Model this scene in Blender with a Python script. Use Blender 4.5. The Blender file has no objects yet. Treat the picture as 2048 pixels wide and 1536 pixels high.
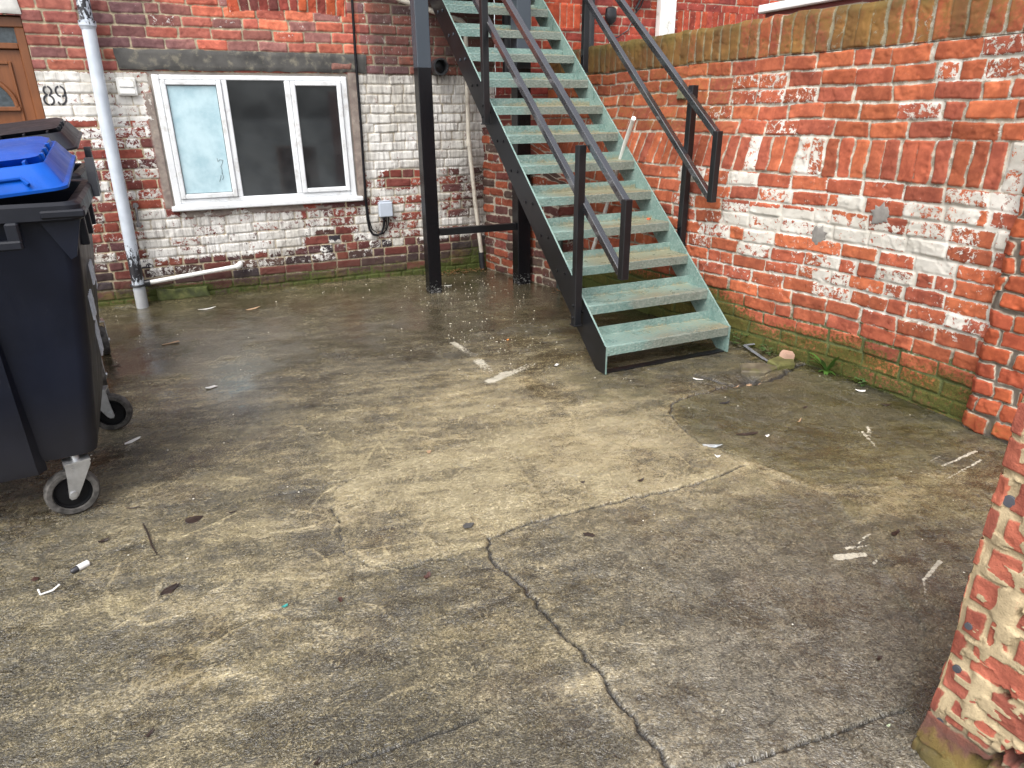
import bpy, math, random
import numpy as np
from mathutils import Vector, Matrix
random.seed(7)
SC = bpy.context.scene
COL = SC.collection
R = math.radians

# ------------------------------------------------------------------ camera
CAM_H = 1.535
def cam_axes(yaw, pit, rol):
    f = np.array([math.sin(yaw)*math.cos(pit), math.cos(yaw)*math.cos(pit), -math.sin(pit)])
    r = np.array([math.cos(yaw), -math.sin(yaw), 0.0]); u = np.cross(r, f)
    return r*math.cos(rol)+u*math.sin(rol), -r*math.sin(rol)+u*math.cos(rol), f
cr, cu, cf = cam_axes(.43085, .38088, -.0097)
cam_d = bpy.data.cameras.new('camera'); cam = bpy.data.objects.new('camera', cam_d); COL.objects.link(cam)
cam.matrix_world = Matrix(((cr[0], cu[0], -cf[0], 0), (cr[1], cu[1], -cf[1], 0), (cr[2], cu[2], -cf[2], CAM_H), (0, 0, 0, 1)))
cam_d.sensor_width = 36; cam_d.lens = 1352.8/2048*36; cam_d.clip_start = .05; cam_d.clip_end = 600
SC.camera = cam

# ------------------------------------------------------------------ sky, sun, exposure (overcast, just after rain)
SUN_EL, SUN_AZ = R(54), R(228)
w = bpy.data.worlds.new('World'); SC.world = w; w.use_nodes = True
nt = w.node_tree; nt.nodes.clear()
sky = nt.nodes.new('ShaderNodeTexSky'); sky.sky_type = 'NISHITA'; sky.sun_disc = False
sky.sun_elevation = SUN_EL; sky.sun_rotation = SUN_AZ; sky.air_density = 1.0; sky.dust_density = 4.0; sky.ozone_density = 1.0
hs = nt.nodes.new('ShaderNodeHueSaturation'); hs.inputs['Saturation'].default_value = .3
bg = nt.nodes.new('ShaderNodeBackground'); bg.inputs['Strength'].default_value = .15
wo = nt.nodes.new('ShaderNodeOutputWorld')
nt.links.new(sky.outputs[0], hs.inputs['Color']); nt.links.new(hs.outputs[0], bg.inputs[0]); nt.links.new(bg.outputs[0], wo.inputs[0])
sd = bpy.data.lights.new('sun', 'SUN'); sd.energy = .8; sd.angle = R(45); sd.color = (1, .96, .9)
sun = bpy.data.objects.new('sun', sd); COL.objects.link(sun)
sdir = Vector((math.sin(SUN_AZ)*math.cos(SUN_EL), math.cos(SUN_AZ)*math.cos(SUN_EL), math.sin(SUN_EL)))
sun.rotation_euler = sdir.to_track_quat('Z', 'Y').to_euler()
SC.view_settings.view_transform = 'Standard'; SC.view_settings.look = 'None'
SC.view_settings.exposure = 1.22; SC.view_settings.gamma = 1
SC.cycles.max_bounces = 6

# ------------------------------------------------------------------ numpy noise
def vnoise(x, y, seed=0):
    xi = np.floor(x).astype(np.int64); yi = np.floor(y).astype(np.int64)
    fx = x-xi; fy = y-yi; fx = fx*fx*(3-2*fx); fy = fy*fy*(3-2*fy)
    def h(a, b):
        n = (a*374761393 + b*668265263 + seed*974634777) & 0xffffffff
        n = ((n ^ (n >> 13))*1274126177) & 0xffffffff
        return ((n ^ (n >> 16)) & 0xffff)/65535.0
    return (h(xi, yi)*(1-fx)+h(xi+1, yi)*fx)*(1-fy)+(h(xi, yi+1)*(1-fx)+h(xi+1, yi+1)*fx)*fy
def fbm(x, y, seed=0, octv=4):
    v = 0; a = .5; t = 0
    for i in range(octv):
        v = v+a*vnoise(x, y, seed+i*17); t += a; a *= .5; x = x*2.03+11.3; y = y*2.03+7.7
    return v/t
def sstep(a, b, x):
    t = np.clip((x-a)/(b-a), 0, 1); return t*t*(3-2*t)
def boxf(x, z, x0, x1, z0, z1, s=.06):
    return sstep(x0-s, x0+s, x)*sstep(-x1-s, -x1+s, -x)*sstep(z0-s, z0+s, z)*sstep(-z1-s, -z1+s, -z)
def poly_in(x, y, P):
    ins = np.zeros(x.shape, bool); n = len(P)
    for i in range(n):
        (x0, y0), (x1, y1) = P[i], P[(i+1) % n]
        c = ((y0 > y) != (y1 > y)) & (x < (x1-x0)*(y-y0)/((y1-y0) or 1e-9)+x0)
        ins ^= c
    return ins
def wiggle(P, amp, step, seed):
    rr = np.random.RandomState(seed); out = []
    for (a, b) in zip(P, P[1:]):
        a = np.array(a); b = np.array(b); L = np.linalg.norm(b-a); n = max(1, int(L/step))
        d = (b-a)/(L or 1); nn = np.array([-d[1], d[0]])
        for i in range(n):
            out.append(a+(b-a)*i/n+nn*rr.uniform(-amp, amp)*(1 if i else .3))
    out.append(np.array(P[-1])); return out
def pdist(x, y, P, W0=.15):
    d = np.full(x.shape, 9.0)
    for a, b in zip(P, P[1:]):
        ax, ay = a; bx, by = b; L2 = (bx-ax)**2+(by-ay)**2+1e-12
        m = (x > min(ax, bx)-W0) & (x < max(ax, bx)+W0) & (y > min(ay, by)-W0) & (y < max(ay, by)+W0)
        if not m.any(): continue
        xx = x[m]; yy = y[m]
        t = np.clip(((xx-ax)*(bx-ax)+(yy-ay)*(by-ay))/L2, 0, 1)
        d[m] = np.minimum(d[m], np.hypot(xx-ax-t*(bx-ax), yy-ay-t*(by-ay)))
    return d

# ------------------------------------------------------------------ mesh helpers
def raw_mesh(name, V, F, mat, smooth=False, parent=None, attrs=None):
    me = bpy.data.meshes.new(name)
    if isinstance(F, np.ndarray):
        n = len(F); k = F.shape[1]
        me.vertices.add(len(V)); me.vertices.foreach_set('co', np.asarray(V, np.float32).ravel())
        me.loops.add(n*k); me.loops.foreach_set('vertex_index', F.astype(np.int32).ravel())
        me.polygons.add(n); me.polygons.foreach_set('loop_start', np.arange(0, n*k, k, dtype=np.int32))
        me.update(calc_edges=True)
    else:
        me.from_pydata([tuple(v) for v in V], [], F); me.update()
    if smooth: me.polygons.foreach_set('use_smooth', np.ones(len(me.polygons), bool))
    for k, a in (attrs or {}).items():
        a = np.asarray(a, np.float32)
        if a.ndim == 1:
            at = me.attributes.new(k, 'FLOAT', 'POINT'); at.data.foreach_set('value', a)
        else:
            at = me.attributes.new(k, 'FLOAT_COLOR', 'POINT')
            at.data.foreach_set('color', np.concatenate([a, np.ones((len(a), 1), np.float32)], 1).ravel())
    for m in (mat if isinstance(mat, (list, tuple)) else [mat]): me.materials.append(m)
    o = bpy.data.objects.new(name, me); COL.objects.link(o)
    if parent: o.parent = parent
    return o
class MB:
    """collects shapes into ONE mesh"""
    def __init__(s): s.v = []; s.f = []; s.mi = []; s.cur = 0
    def add(s, V, F):
        b = len(s.v); s.v += [tuple(map(float, p)) for p in V]; s.f += [tuple(i+b for i in f) for f in F]; s.mi += [s.cur]*len(F); return s
    def box(s, lo, hi, M=None, bev=0.0):
        x0, y0, z0 = lo; x1, y1, z1 = hi
        if bev <= 0:
            V = [(x, y, z) for z in (z0, z1) for y in (y0, y1) for x in (x0, x1)]
            F = [(0, 2, 3, 1), (4, 5, 7, 6), (0, 1, 5, 4), (2, 6, 7, 3), (0, 4, 6, 2), (1, 3, 7, 5)]
        else:
            b = bev; V = []; idx = {}
            for i, x in enumerate((x0, x1)):
                for j, y in enumerate((y0, y1)):
                    for k, z in enumerate((z0, z1)):
                        sx, sy, sz = (b, -b)[i], (b, -b)[j], (b, -b)[k]
                        for a, p in enumerate(((x, y+sy, z+sz), (x+sx, y, z+sz), (x+sx, y+sy, z))):
                            idx[i, j, k, a] = len(V); V.append(p)
            F = []
            for i in (0, 1):
                for a in range(3):
                    q = [((i, 0, 0), (i, 1, 0), (i, 1, 1), (i, 0, 1)), ((0, i, 0), (0, i, 1), (1, i, 1), (1, i, 0)), ((0, 0, i), (1, 0, i), (1, 1, i), (0, 1, i))][a]
                    f = [idx[c+(a,)] for c in q]; F.append(tuple(f) if i else tuple(f[::-1]))
            for i in (0, 1):
                for j in (0, 1):
                    for (c0, c1, a, bb) in (((i, j, 0), (i, j, 1), 0, 1), ((i, 0, j), (i, 1, j), 0, 2), ((0, i, j), (1, i, j), 1, 2)):
                        F.append((idx[c0+(a,)], idx[c0+(bb,)], idx[c1+(bb,)], idx[c1+(a,)]))
            for i in (0, 1):
                for j in (0, 1):
                    for k in (0, 1): F.append(tuple(idx[i, j, k, a] for a in range(3)))
        if M is not None: V = [tuple(M @ Vector(p)) for p in V]
        return s.add(V, F)
    def bar(s, a, b, wx, wz, up=(0, 0, 1), bev=.003):
        a = Vector(a); b = Vector(b); d = (b-a); L = d.length; d.normalize(); up = Vector(up)
        x = d.cross(up)
        if x.length < 1e-4: x = Vector((1, 0, 0))
        x.normalize(); z = x.cross(d)
        M = Matrix(((x.x, d.x, z.x, a.x), (x.y, d.y, z.y, a.y), (x.z, d.z, z.z, a.z), (0, 0, 0, 1)))
        return s.box((-wx/2, 0, -wz/2), (wx/2, L, wz/2), M, bev)
    def tube(s, path, r, n=12, cap=True, flat=1.0):
        P = [Vector(p) for p in path]; m = len(P); rr = r if isinstance(r, (list, tuple)) else [r]*m
        V = []; prev = None
        for i in range(m):
            t = (P[min(i+1, m-1)]-P[max(i-1, 0)]).normalized()
            if prev is None:
                prev = t.orthogonal().normalized()
            x = (prev-t*prev.dot(t)).normalized(); prev = x; y = t.cross(x)
            for k in range(n):
                a = 2*math.pi*k/n; V.append(P[i]+x*math.cos(a)*rr[i]+y*math.sin(a)*rr[i]*flat)
        F = [(i*n+k, i*n+(k+1) % n, (i+1)*n+(k+1) % n, (i+1)*n+k) for i in range(m-1) for k in range(n)]
        if cap: F += [tuple(range(n-1, -1, -1)), tuple(range((m-1)*n, m*n))]
        return s.add(V, F)
    def ring_loft(s, rings, cap=(True, True)):
        n = len(rings[0]); V = [p for r_ in rings for p in r_]
        F = [(i*n+k, i*n+(k+1) % n, (i+1)*n+(k+1) % n, (i+1)*n+k) for i in range(len(rings)-1) for k in range(n)]
        if cap[0]: F.append(tuple(range(n-1, -1, -1)))
        if cap[1]: F.append(tuple(range((len(rings)-1)*n, len(rings)*n)))
        return s.add(V, F)
    def prism(s, P, axis, a, b):
        """polygon P (2D) extruded along axis from a to b"""
        def mk(p, t):
            return {'x': (t, p[0], p[1]), 'y': (p[0], t, p[1]), 'z': (p[0], p[1], t)}[axis]
        n = len(P); V = [mk(p, a) for p in P]+[mk(p, b) for p in P]
        F = [(k, (k+1) % n, n+(k+1) % n, n+k) for k in range(n)]+[tuple(range(n-1, -1, -1)), tuple(range(n, 2*n))]
        return s.add(V, F)
    def build(s, name, mat, parent=None, smooth=False, fix=True, angle=None):
        me = bpy.data.meshes.new(name); me.from_pydata(s.v, [], s.f)
        for m in (mat if isinstance(mat, (list, tuple)) else [mat]): me.materials.append(m)
        me.polygons.foreach_set('material_index', s.mi)
        if fix:
            import bmesh
            bm = bmesh.new(); bm.from_mesh(me); bmesh.ops.recalc_face_normals(bm, faces=bm.faces); bm.to_mesh(me); bm.free()
        if smooth:
            me.polygons.foreach_set('use_smooth', [True]*len(me.polygons))
            me.set_sharp_from_angle(angle=R(angle or 40))
        me.update(); o = bpy.data.objects.new(name, me); COL.objects.link(o)
        if parent: o.parent = parent
        return o
def tag(o, label=None, cat=None, group=None, kind=None):
    if label: o['label'] = label
    if cat: o['category'] = cat
    if group: o['group'] = group
    if kind: o['kind'] = kind
    return o
def thing(name, label, cat, loc=(0, 0, 0), group=None, rz=0):
    o = bpy.data.objects.new(name, None); COL.objects.link(o); o.location = loc; o.rotation_euler = (0, 0, rz)
    o.empty_display_size = .1
    return tag(o, label, cat, group)
def rrect(x0, x1, y0, y1, r, z, n=5):
    P = []
    for cx, cy, a0 in ((x1-r, y1-r, 0), (x0+r, y1-r, 90), (x0+r, y0+r, 180), (x1-r, y0+r, 270)):
        for i in range(n+1):
            a = R(a0+90*i/n); P.append((cx+r*math.cos(a), cy+r*math.sin(a), z))
    return P

# ------------------------------------------------------------------ node helpers
class NT:
    def __init__(s, name):
        s.m = bpy.data.materials.new(name); s.m.use_nodes = True; s.t = s.m.node_tree; s.t.nodes.clear()
        s.out = s.t.nodes.new('ShaderNodeOutputMaterial'); s.p = s.t.nodes.new('ShaderNodeBsdfPrincipled')
        s.t.links.new(s.p.outputs[0], s.out.inputs[0]); s._pos = None
    def n(s, typ, **kw):
        nd = s.t.nodes.new(typ)
        for k, v in kw.items(): setattr(nd, k, v)
        return nd
    def link(s, a, b):
        if hasattr(a, 'links'): s.t.links.new(a, b)
        elif isinstance(a, (tuple, list)) and len(a) == 3 and b.type == 'RGBA': b.default_value = (*a, 1)
        else: b.default_value = a
    def pos(s):
        if s._pos is None: s._pos = s.n('ShaderNodeNewGeometry').outputs['Position']
        return s._pos
    def obj(s): return s.n('ShaderNodeTexCoord').outputs['Object']
    def mapv(s, v, scale=(1, 1, 1), rot=(0, 0, 0), loc=(0, 0, 0)):
        m = s.n('ShaderNodeMapping'); s.link(v, m.inputs[0]); m.inputs['Scale'].default_value = scale; m.inputs['Rotation'].default_value = rot; m.inputs['Location'].default_value = loc
        return m.outputs[0]
    def noise(s, scale, detail=4, rough=.55, dist=0, vec=None, color=False):
        nd = s.n('ShaderNodeTexNoise'); s.link(vec if vec is not None else s.pos(), nd.inputs['Vector'])
        nd.inputs['Scale'].default_value = scale; nd.inputs['Detail'].default_value = detail; nd.inputs['Roughness'].default_value = rough; nd.inputs['Distortion'].default_value = dist
        return nd.outputs['Color' if color else 0]
    def attr(s, name, color=False):
        nd = s.n('ShaderNodeAttribute'); nd.attribute_name = name; return nd.outputs['Color' if color else 'Fac']
    def math(s, op, a, b=0.0, clamp=False):
        nd = s.n('ShaderNodeMath', operation=op, use_clamp=clamp); s.link(a, nd.inputs[0]); s.link(b, nd.inputs[1]); return nd.outputs[0]
    def ss(s, x, a, b, lo=0.0, hi=1.0):
        nd = s.n('ShaderNodeMapRange', interpolation_type='SMOOTHSTEP'); s.link(x, nd.inputs[0])
        for i, v in enumerate((a, b, lo, hi)): nd.inputs[i+1].default_value = v
        return nd.outputs[0]
    def lin(s, x, a, b, lo=0.0, hi=1.0):
        nd = s.n('ShaderNodeMapRange'); s.link(x, nd.inputs[0])
        for i, v in enumerate((a, b, lo, hi)): nd.inputs[i+1].default_value = v
        return nd.outputs[0]
    def mix(s, f, a, b, mode='MIX'):
        nd = s.n('ShaderNodeMix', data_type='RGBA', blend_type=mode); s.link(f, nd.inputs[0]); s.link(a, nd.inputs[6]); s.link(b, nd.inputs[7]); return nd.outputs[2]
    def sep(s, v):
        nd = s.n('ShaderNodeSeparateXYZ'); s.link(v, nd.inputs[0]); return nd.outputs
    def bump(s, h, strength=.5, dist=.01, nrm=None):
        nd = s.n('ShaderNodeBump'); s.link(h, nd.inputs['Height']); nd.inputs['Strength'].default_value = strength; nd.inputs['Distance'].default_value = dist
        if nrm is not None: s.link(nrm, nd.inputs['Normal'])
        return nd.outputs[0]
    def done(s, col, rough, nrm=None, metal=0.0, spec=.5, coat=None):
        s.link(col, s.p.inputs['Base Color']); s.link(rough, s.p.inputs['Roughness']); s.link(metal, s.p.inputs['Metallic']); s.link(spec, s.p.inputs['Specular IOR Level'])
        if nrm is not None: s.link(nrm, s.p.inputs['Normal'])
        if coat is not None: s.link(coat, s.p.inputs['Coat Weight']); s.p.inputs['Coat Roughness'].default_value = .06
        return s.m
def simple(name, col, rough=.5, var=.25, scale=9, bump=.15, bscale=120, spec=.5, dirt=None, dscale=3, coat=None, metal=0.0):
    t = NT(name); n = t.noise(scale, 5, .6); n2 = t.noise(bscale, 3)
    c = t.mix(t.ss(n, .3, .7), tuple(x*(1-var) for x in col), tuple(min(1, x*(1+var)) for x in col))
    if dirt: c = t.mix(t.math('MULTIPLY', t.ss(t.noise(dscale, 6, .65), .5, .72), .8), c, dirt)
    r = t.lin(n, .3, .7, rough*.8, min(1, rough*1.2))
    return t.done(c, r, t.bump(t.math('ADD', t.math('MULTIPLY', n, .6), t.math('MULTIPLY', n2, .4)), bump, .003), spec=spec, coat=coat, metal=metal)

def brick_material(name, mortar=(.36, .31, .23), mortar2=(.22, .19, .15), paint=(.74, .73, .70), paint2=(.52, .50, .45), wet=.78, rough_bump=.5, streak=0.0, jp=.35):
    t = NT(name)
    n1 = t.noise(55, 4, .6); n2 = t.noise(240, 3, .6); n3 = t.noise(16, 4, .6, .4); n4 = t.noise(4, 3)
    sdf = t.attr('sdf'); bc = t.attr('bcol', True)
    e = t.math('ADD', sdf, t.math('MULTIPLY', t.math('SUBTRACT', n1, .5), .010))
    mask = t.ss(e, -.0015, .0022)
    bc = t.mix(t.ss(n3, .3, .75), t.mix(1.0, bc, (.74, .68, .68), 'MULTIPLY'), t.mix(1.0, bc, (1.20, 1.20, 1.15), 'MULTIPLY'))
    bc = t.mix(t.math('MULTIPLY', t.ss(n1, .55, .75), .5), bc, t.mix(1.0, bc, (1.4, 1.35, 1.2), 'MULTIPLY'))
    bc = t.mix(t.math('MULTIPLY', t.ss(n2, .64, .78), .4), bc, (.035, .02, .018))
    mo = t.mix(t.ss(n3, .35, .7), mortar2, mortar)
    mo = t.mix(t.math('MULTIPLY', t.ss(n2, .55, .8), .5), mo, tuple(x*.4 for x in mortar2))
    c = t.mix(mask, mo, bc)
    # dark film of dirt with its own outline; also painted joint shadow on the pier
    so = t.ss(t.math('ADD', t.attr('soot_shade'), t.math('MULTIPLY', t.math('SUBTRACT', n3, .5), .7)), .3, .85)
    c = t.mix(t.math('MULTIPLY', so, .82), c, (.045, .036, .032))
    # flaking masonry paint
    pn = t.math('ADD', t.math('MULTIPLY', t.noise(28, 8, .72, .6), .75), t.math('MULTIPLY', t.noise(150, 5, .7), .25))
    pn = t.lin(pn, .30, .70, 0, 1)
    pa = t.math('SUBTRACT', t.attr('paint'), pn)
    if streak:
        st = t.noise(1.0, 5, .7, 0, t.mapv(t.pos(), (60, 60, 2.2)))
        pa = t.math('ADD', pa, t.math('MULTIPLY', t.math('SUBTRACT', st, .5), t.math('MULTIPLY', t.attr('drip'), 1.6)))
    pm = t.ss(pa, -.02, .035)
    pm = t.math('MULTIPLY', pm, t.ss(e, -.006, .0025, jp, 1.0))
    pc = t.mix(t.ss(n4, .3, .7), paint2, paint); pc = t.mix(t.math('MULTIPLY', t.ss(n3, .5, .8), .35), pc, (.42, .36, .30))
    pc = t.mix(t.math('MULTIPLY', t.ss(n2, .64, .76), .55), pc, (.12, .09, .08))
    c = t.mix(pm, c, pc)
    gs = t.noise(1.0, 5, .7, 0, t.mapv(t.pos(), (38, 38, 3.5)))
    gm = t.math('MULTIPLY', pm, t.ss(t.math('ADD', t.math('MULTIPLY', t.attr('soot_shade'), .8), t.math('MULTIPLY', t.math('SUBTRACT', gs, .5), 1.5)), .12, .62))
    c = t.mix(t.math('MULTIPLY', gm, .75), c, (.15, .13, .118))
    # green-brown algae film and moss in the joints
    al = t.ss(t.math('ADD', t.attr('algae'), t.math('ADD', t.math('MULTIPLY', t.math('SUBTRACT', n3, .5), .9), t.math('MULTIPLY', t.math('SUBTRACT', n1, .5), .8))), .35, .95)
    c = t.mix(t.math('MULTIPLY', al, .72), c, t.mix(t.ss(n4, .35, .65), (.075, .062, .02), (.15, .115, .028)))
    mo_ = t.ss(t.math('ADD', t.math('ADD', t.attr('moss'), t.math('MULTIPLY', mask, -.22)), t.math('MULTIPLY', t.math('SUBTRACT', n1, .5), .7)), .45, .7)
    c = t.mix(t.math('MULTIPLY', mo_, .9), c, t.mix(t.ss(n2, .35, .65), (.02, .034, .007), (.085, .105, .022)))
    h = t.math('ADD', t.math('MULTIPLY', n1, .28), t.math('ADD', t.math('MULTIPLY', n2, .42), t.math('MULTIPLY', pm, .22)))
    h = t.math('ADD', h, t.math('MULTIPLY', mo_, .5))
    rg = t.math('SUBTRACT', wet, t.math('MULTIPLY', pm, .05))
    return t.done(c, rg, t.bump(h, rough_bump, .006), spec=.22)

# ------------------------------------------------------------------ brick relief
class Bricks:
    """rows: list of (z0, z1, brick length, joint, length jitter); evaluates a relief of separate bricks over (s, z)"""
    def __init__(s, rows, s0, s1, seed, joint=.011, jit=.003, rnd=.006, warp=.005, out=.004, tilt=.02, edge=.005):
        s.edge = edge; rr = np.random.RandomState(seed); s.rz = np.array([r[0] for r in rows]+[rows[-1][1]]); s.warp = warp; s.seed = seed
        s.J = []; s.off = []; c = []; hz = []; k = 0; zc = []; hw = []
        for i, r in enumerate(rows):
            L = r[2]; js = [s0-.3-rr.uniform(0, L)]
            while js[-1] < s1+.3:
                l = L
                if len(r) > 3 and r[3] and rr.rand() < r[3]: l = L*.5
                js.append(js[-1]+l*(1+rr.uniform(-.04, .04)))
            js = np.array(js); s.J.append(js); s.off.append(k); n = len(js)-1; k += n
            c.append((js[1:]+js[:-1])/2); hw.append((js[1:]-js[:-1])/2)
            zc.append(np.full(n, (r[0]+r[1])/2)); hz.append(np.full(n, (r[1]-r[0])/2))
        s.n = k; s.c = np.concatenate(c); s.zc = np.concatenate(zc); s.hw = np.concatenate(hw); s.hz = np.concatenate(hz)
        j = joint/2
        s.jx = rr.uniform(-jit, jit, k); s.jz = rr.uniform(-jit, jit, k)*.7; s.hx = s.hw-j*rr.uniform(.6, 1.5, k); s.hh = s.hz-j*rr.uniform(.7, 1.3, k)
        s.rot = rr.uniform(-tilt, tilt, k); s.out = rr.uniform(-out, out, k); s.ta = rr.uniform(-.03, .03, k); s.tb = rr.uniform(-.05, .05, k)
        s.rad = rnd*rr.uniform(.6, 2.2, k); s.r1 = rr.rand(k); s.r2 = rr.rand(k); s.r3 = rr.rand(k)
    def ev(s, S, Z):
        S0, Z0 = S, Z
        S = S0+s.warp*2*(vnoise(S0*7, Z0*9, s.seed)-.5)+s.warp*.8*(vnoise(S0*31, Z0*31, s.seed+5)-.5)
        Z = Z0+s.warp*2*(vnoise(S0*4, Z0*6, s.seed+9)-.5)+s.warp*.8*(vnoise(S0*27, Z0*33, s.seed+3)-.5)
        ri = np.clip(np.searchsorted(s.rz, Z, 'right')-1, 0, len(s.J)-1)
        bid = np.zeros(S.shape, np.int64)
        for i, js in enumerate(s.J):
            m = ri == i
            if m.any(): bid[m] = s.off[i]+np.clip(np.searchsorted(js, S[m], 'right')-1, 0, len(js)-2)
        u = S-s.c[bid]-s.jx[bid]; v = Z-s.zc[bid]-s.jz[bid]; a = s.rot[bid]
        u, v = u+a*v, v-a*u
        rad = np.minimum(s.rad[bid], .02)
        qx = np.abs(u)-(s.hx[bid]-rad); qy = np.abs(v)-(s.hh[bid]-rad)
        sdf = rad-(np.hypot(np.maximum(qx, 0), np.maximum(qy, 0))+np.minimum(np.maximum(qx, qy), 0))
        return sdf, bid, u, v
    def relief(s, S, Z, depth=.010, rough=.003):
        sdf, bid, u, v = s.ev(S, Z)
        t = sstep(-.002, s.edge, sdf)
        chip = sstep(.56, .62, fbm(S*17, Z*17, s.seed+40, 4))
        h = -depth*(1-t)*(.7+.6*vnoise(S*20, Z*20, s.seed+2)) + t*(s.out[bid]+s.ta[bid]*u+s.tb[bid]*v) + rough*(fbm(S*22, Z*28, s.seed+21, 4)-.5)*2 - rough*1.1*chip*t
        return h, sdf, bid
def grid_faces(nu, nv):
    i = np.arange(nu-1)[None, :]; j = np.arange(nv-1)[:, None]; a = j*nu+i
    return np.stack([a, a+1, a+nu+1, a+nu], -1).reshape(-1, 4)
def pal(cols, r1, r2):
    cols = np.array(cols); i = np.clip((r1*len(cols)).astype(int), 0, len(cols)-1)
    return cols[i]*(0.8+.4*r2)[:, None]

# ------------------------------------------------------------------ ground: one wet concrete sheet
HY = 6.62     # face of the houses
crack1 = wiggle([(.84, 2.065), (.80, 1.92), (.835, 1.765), (.843, 1.59), (.859, 1.419), (.868, 1.26), (.871, 1.113), (.861, .965), (.85, .5)], .012, .03, 1)
crack2 = wiggle([(.838, 2.065), (1.033, 2.087), (1.357, 2.076), (1.644, 2.05), (1.891, 2.051), (2.149, 2.08)], .012, .04, 2)
crack3 = wiggle([(2.762, 2.894), (2.537, 2.873), (2.301, 2.824), (2.203, 2.718), (2.144, 2.534), (2.113, 2.356), (2.147, 2.249), (2.20, 2.1)], .014, .035, 3)
crack4 = wiggle([(2.70, 3.12), (2.775, 2.92), (2.939, 2.853), (3.10, 2.875), (3.23, 2.9), (3.46, 2.97)], .02, .035, 4)
crack5 = wiggle([(-.1, 2.78), (.024, 2.763), (.189, 2.752), (.375, 2.758), (.45, 2.745)], .012, .04, 5)
crack6 = wiggle([(.357, 2.671), (.328, 2.367), (.311, 2.193), (.377, 2.077), (.472, 2.016), (.623, 2.009), (.812, 2.005)], .02, .04, 6)
crack7 = wiggle([(.357, 2.671), (.451, 2.746), (.702, 2.808), (.969, 2.851), (1.26, 2.833)], .012, .04, 7)
joint1 = wiggle([(.1, 1.31), (.207, 1.307), (.341, 1.302), (.482, 1.297)], .004, .05, 8)
joint2 = wiggle([(.87, .91), (1.005, .889), (1.41, .84), (1.56, .82)], .004, .05, 9)
fine = [wiggle(p, .035, .05, 20+i) for i, p in enumerate([
    [(.62, 2.55), (.72, 2.35), (.60, 2.2), (.63, 2.1)], [(1.0, 2.6), (.98, 2.45), (1.02, 2.33), (1.15, 2.25)], [(1.18, 2.42), (1.16, 2.3), (1.26, 2.2)],
    [(1.62, 2.72), (1.6, 2.5), (1.52, 2.4), (1.45, 2.2)], [(1.95, 2.5), (1.93, 2.3), (1.85, 2.15)], [(.42, 2.35), (.5, 2.25), (.45, 2.12)],
    [(-.2, 1.9), (.05, 1.95), (.2, 1.8)], [(.3, 1.9), (.38, 1.75), (.42, 1.55)], [(.15, 1.5), (.3, 1.48), (.42, 1.42)], [(1.0, 3.1), (1.3, 3.2), (1.7, 3.05), (2.0, 2.95)], [(.75, 3.3), (.9, 3.0), (1.1, 2.9)],
    [(.2, 3.5), (.45, 3.3), (.5, 3.05)], [(-.1, 2.2), (-.3, 2.1), (-.5, 2.15)], [(-.45, 2.5), (-.48, 2.3), (-.4, 2.15)]])]
rs_ = random.Random(33)
for i in range(46):
    cx, cy, a0 = rs_.choice([rs_.uniform(.35, 2.0), rs_.uniform(-.3, .7)]), rs_.choice([rs_.uniform(2.12, 2.75), rs_.uniform(2.1, 3.4)]), rs_.uniform(0, 6.28); L_, k_ = rs_.uniform(.08, .34), rs_.uniform(-5, 5)
    p_ = []
    for j in range(7):
        p_.append((cx, cy)); cx += math.cos(a0)*L_/6; cy += math.sin(a0)*L_/6; a0 += k_*L_/6
    fine.append(wiggle(p_, .006, .03, 200+i))
PALE = [(.357, 2.671), (.451, 2.746), (.702, 2.808), (.969, 2.851), (1.26, 2.833), (1.6, 2.86), (2.0, 2.78), (2.2, 2.70), (2.144, 2.534), (2.113, 2.356), (2.147, 2.249), (2.132, 2.06), (1.891, 2.051), (1.644, 2.05), (1.357, 2.076), (1.033, 2.087), (.838, 2.065), (.812, 2.005), (.623, 2.009), (.472, 2.016), (.377, 2.077), (.311, 2.193), (.328, 2.367)]
SLAB = [tuple(p) for p in crack1]+[(1.56, .5), (1.56, .82), (1.9, 1.0), (2.3, 1.7), (2.15, 2.06)]+[tuple(p) for p in crack2[::-1]]
CORNER = [tuple(p) for p in crack3]+[(2.3, 1.8), (3.6, 1.5), (3.6, 3.0)]+[tuple(p) for p in crack4[::-1]]
SCUFFS = [((1.56, 4.40), (1.585, 4.05), .035, 1.), ((1.575, 3.95), (1.56, 3.72), .05, 1.), ((1.50, 3.58), (1.85, 3.73), .045, 1.2), ((1.62, 3.66), (1.74, 3.66), .04, 1.2),
          ((2.95, 2.10), (2.82, 1.88), .012, 1.), ((3.02, 2.12), (2.93, 2.04), .015, 1.), ((3.26, 1.71), (2.95, 1.68), .010, 1.2), ((3.18, 1.64), (2.75, 1.57), .008, 1.), ((3.1, 1.76), (2.6, 1.68), .008, .7),
          ((2.15, 1.435), (2.20, 1.44), .006, 1.2), ((1.96, 1.392), (2.06, 1.365), .020, 1.7), ((2.04, 1.418), (2.10, 1.402), .010, 1.4), ((2.10, 1.42), (2.17, 1.432), .004, 1.2), ((2.05, 1.31), (2.075, 1.32), .008, 1.1),
          ((2.27, 1.21), (2.12, 1.165), .010, 1.4), ((2.12, 1.165), (1.99, 1.06), .006, 1.), ((1.15, 1.06), (1.05, 1.0), .004, .8), ((1.4, 3.3), (1.36, 2.95), .02, .5), ((1.85, 3.1), (1.8, 2.9), .015, .6),
          ((.95, 5.6), (1.25, 5.0), .012, .5), ((1.05, 5.7), (1.35, 5.1), .01, .5), ((1.9, 5.3), (2.05, 5.65), .008, .7), ((1.75, 5.2), (1.85, 5.5), .008, .6), ((.7, 5.4), (1.1, 5.35), .02, .4)]
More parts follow.
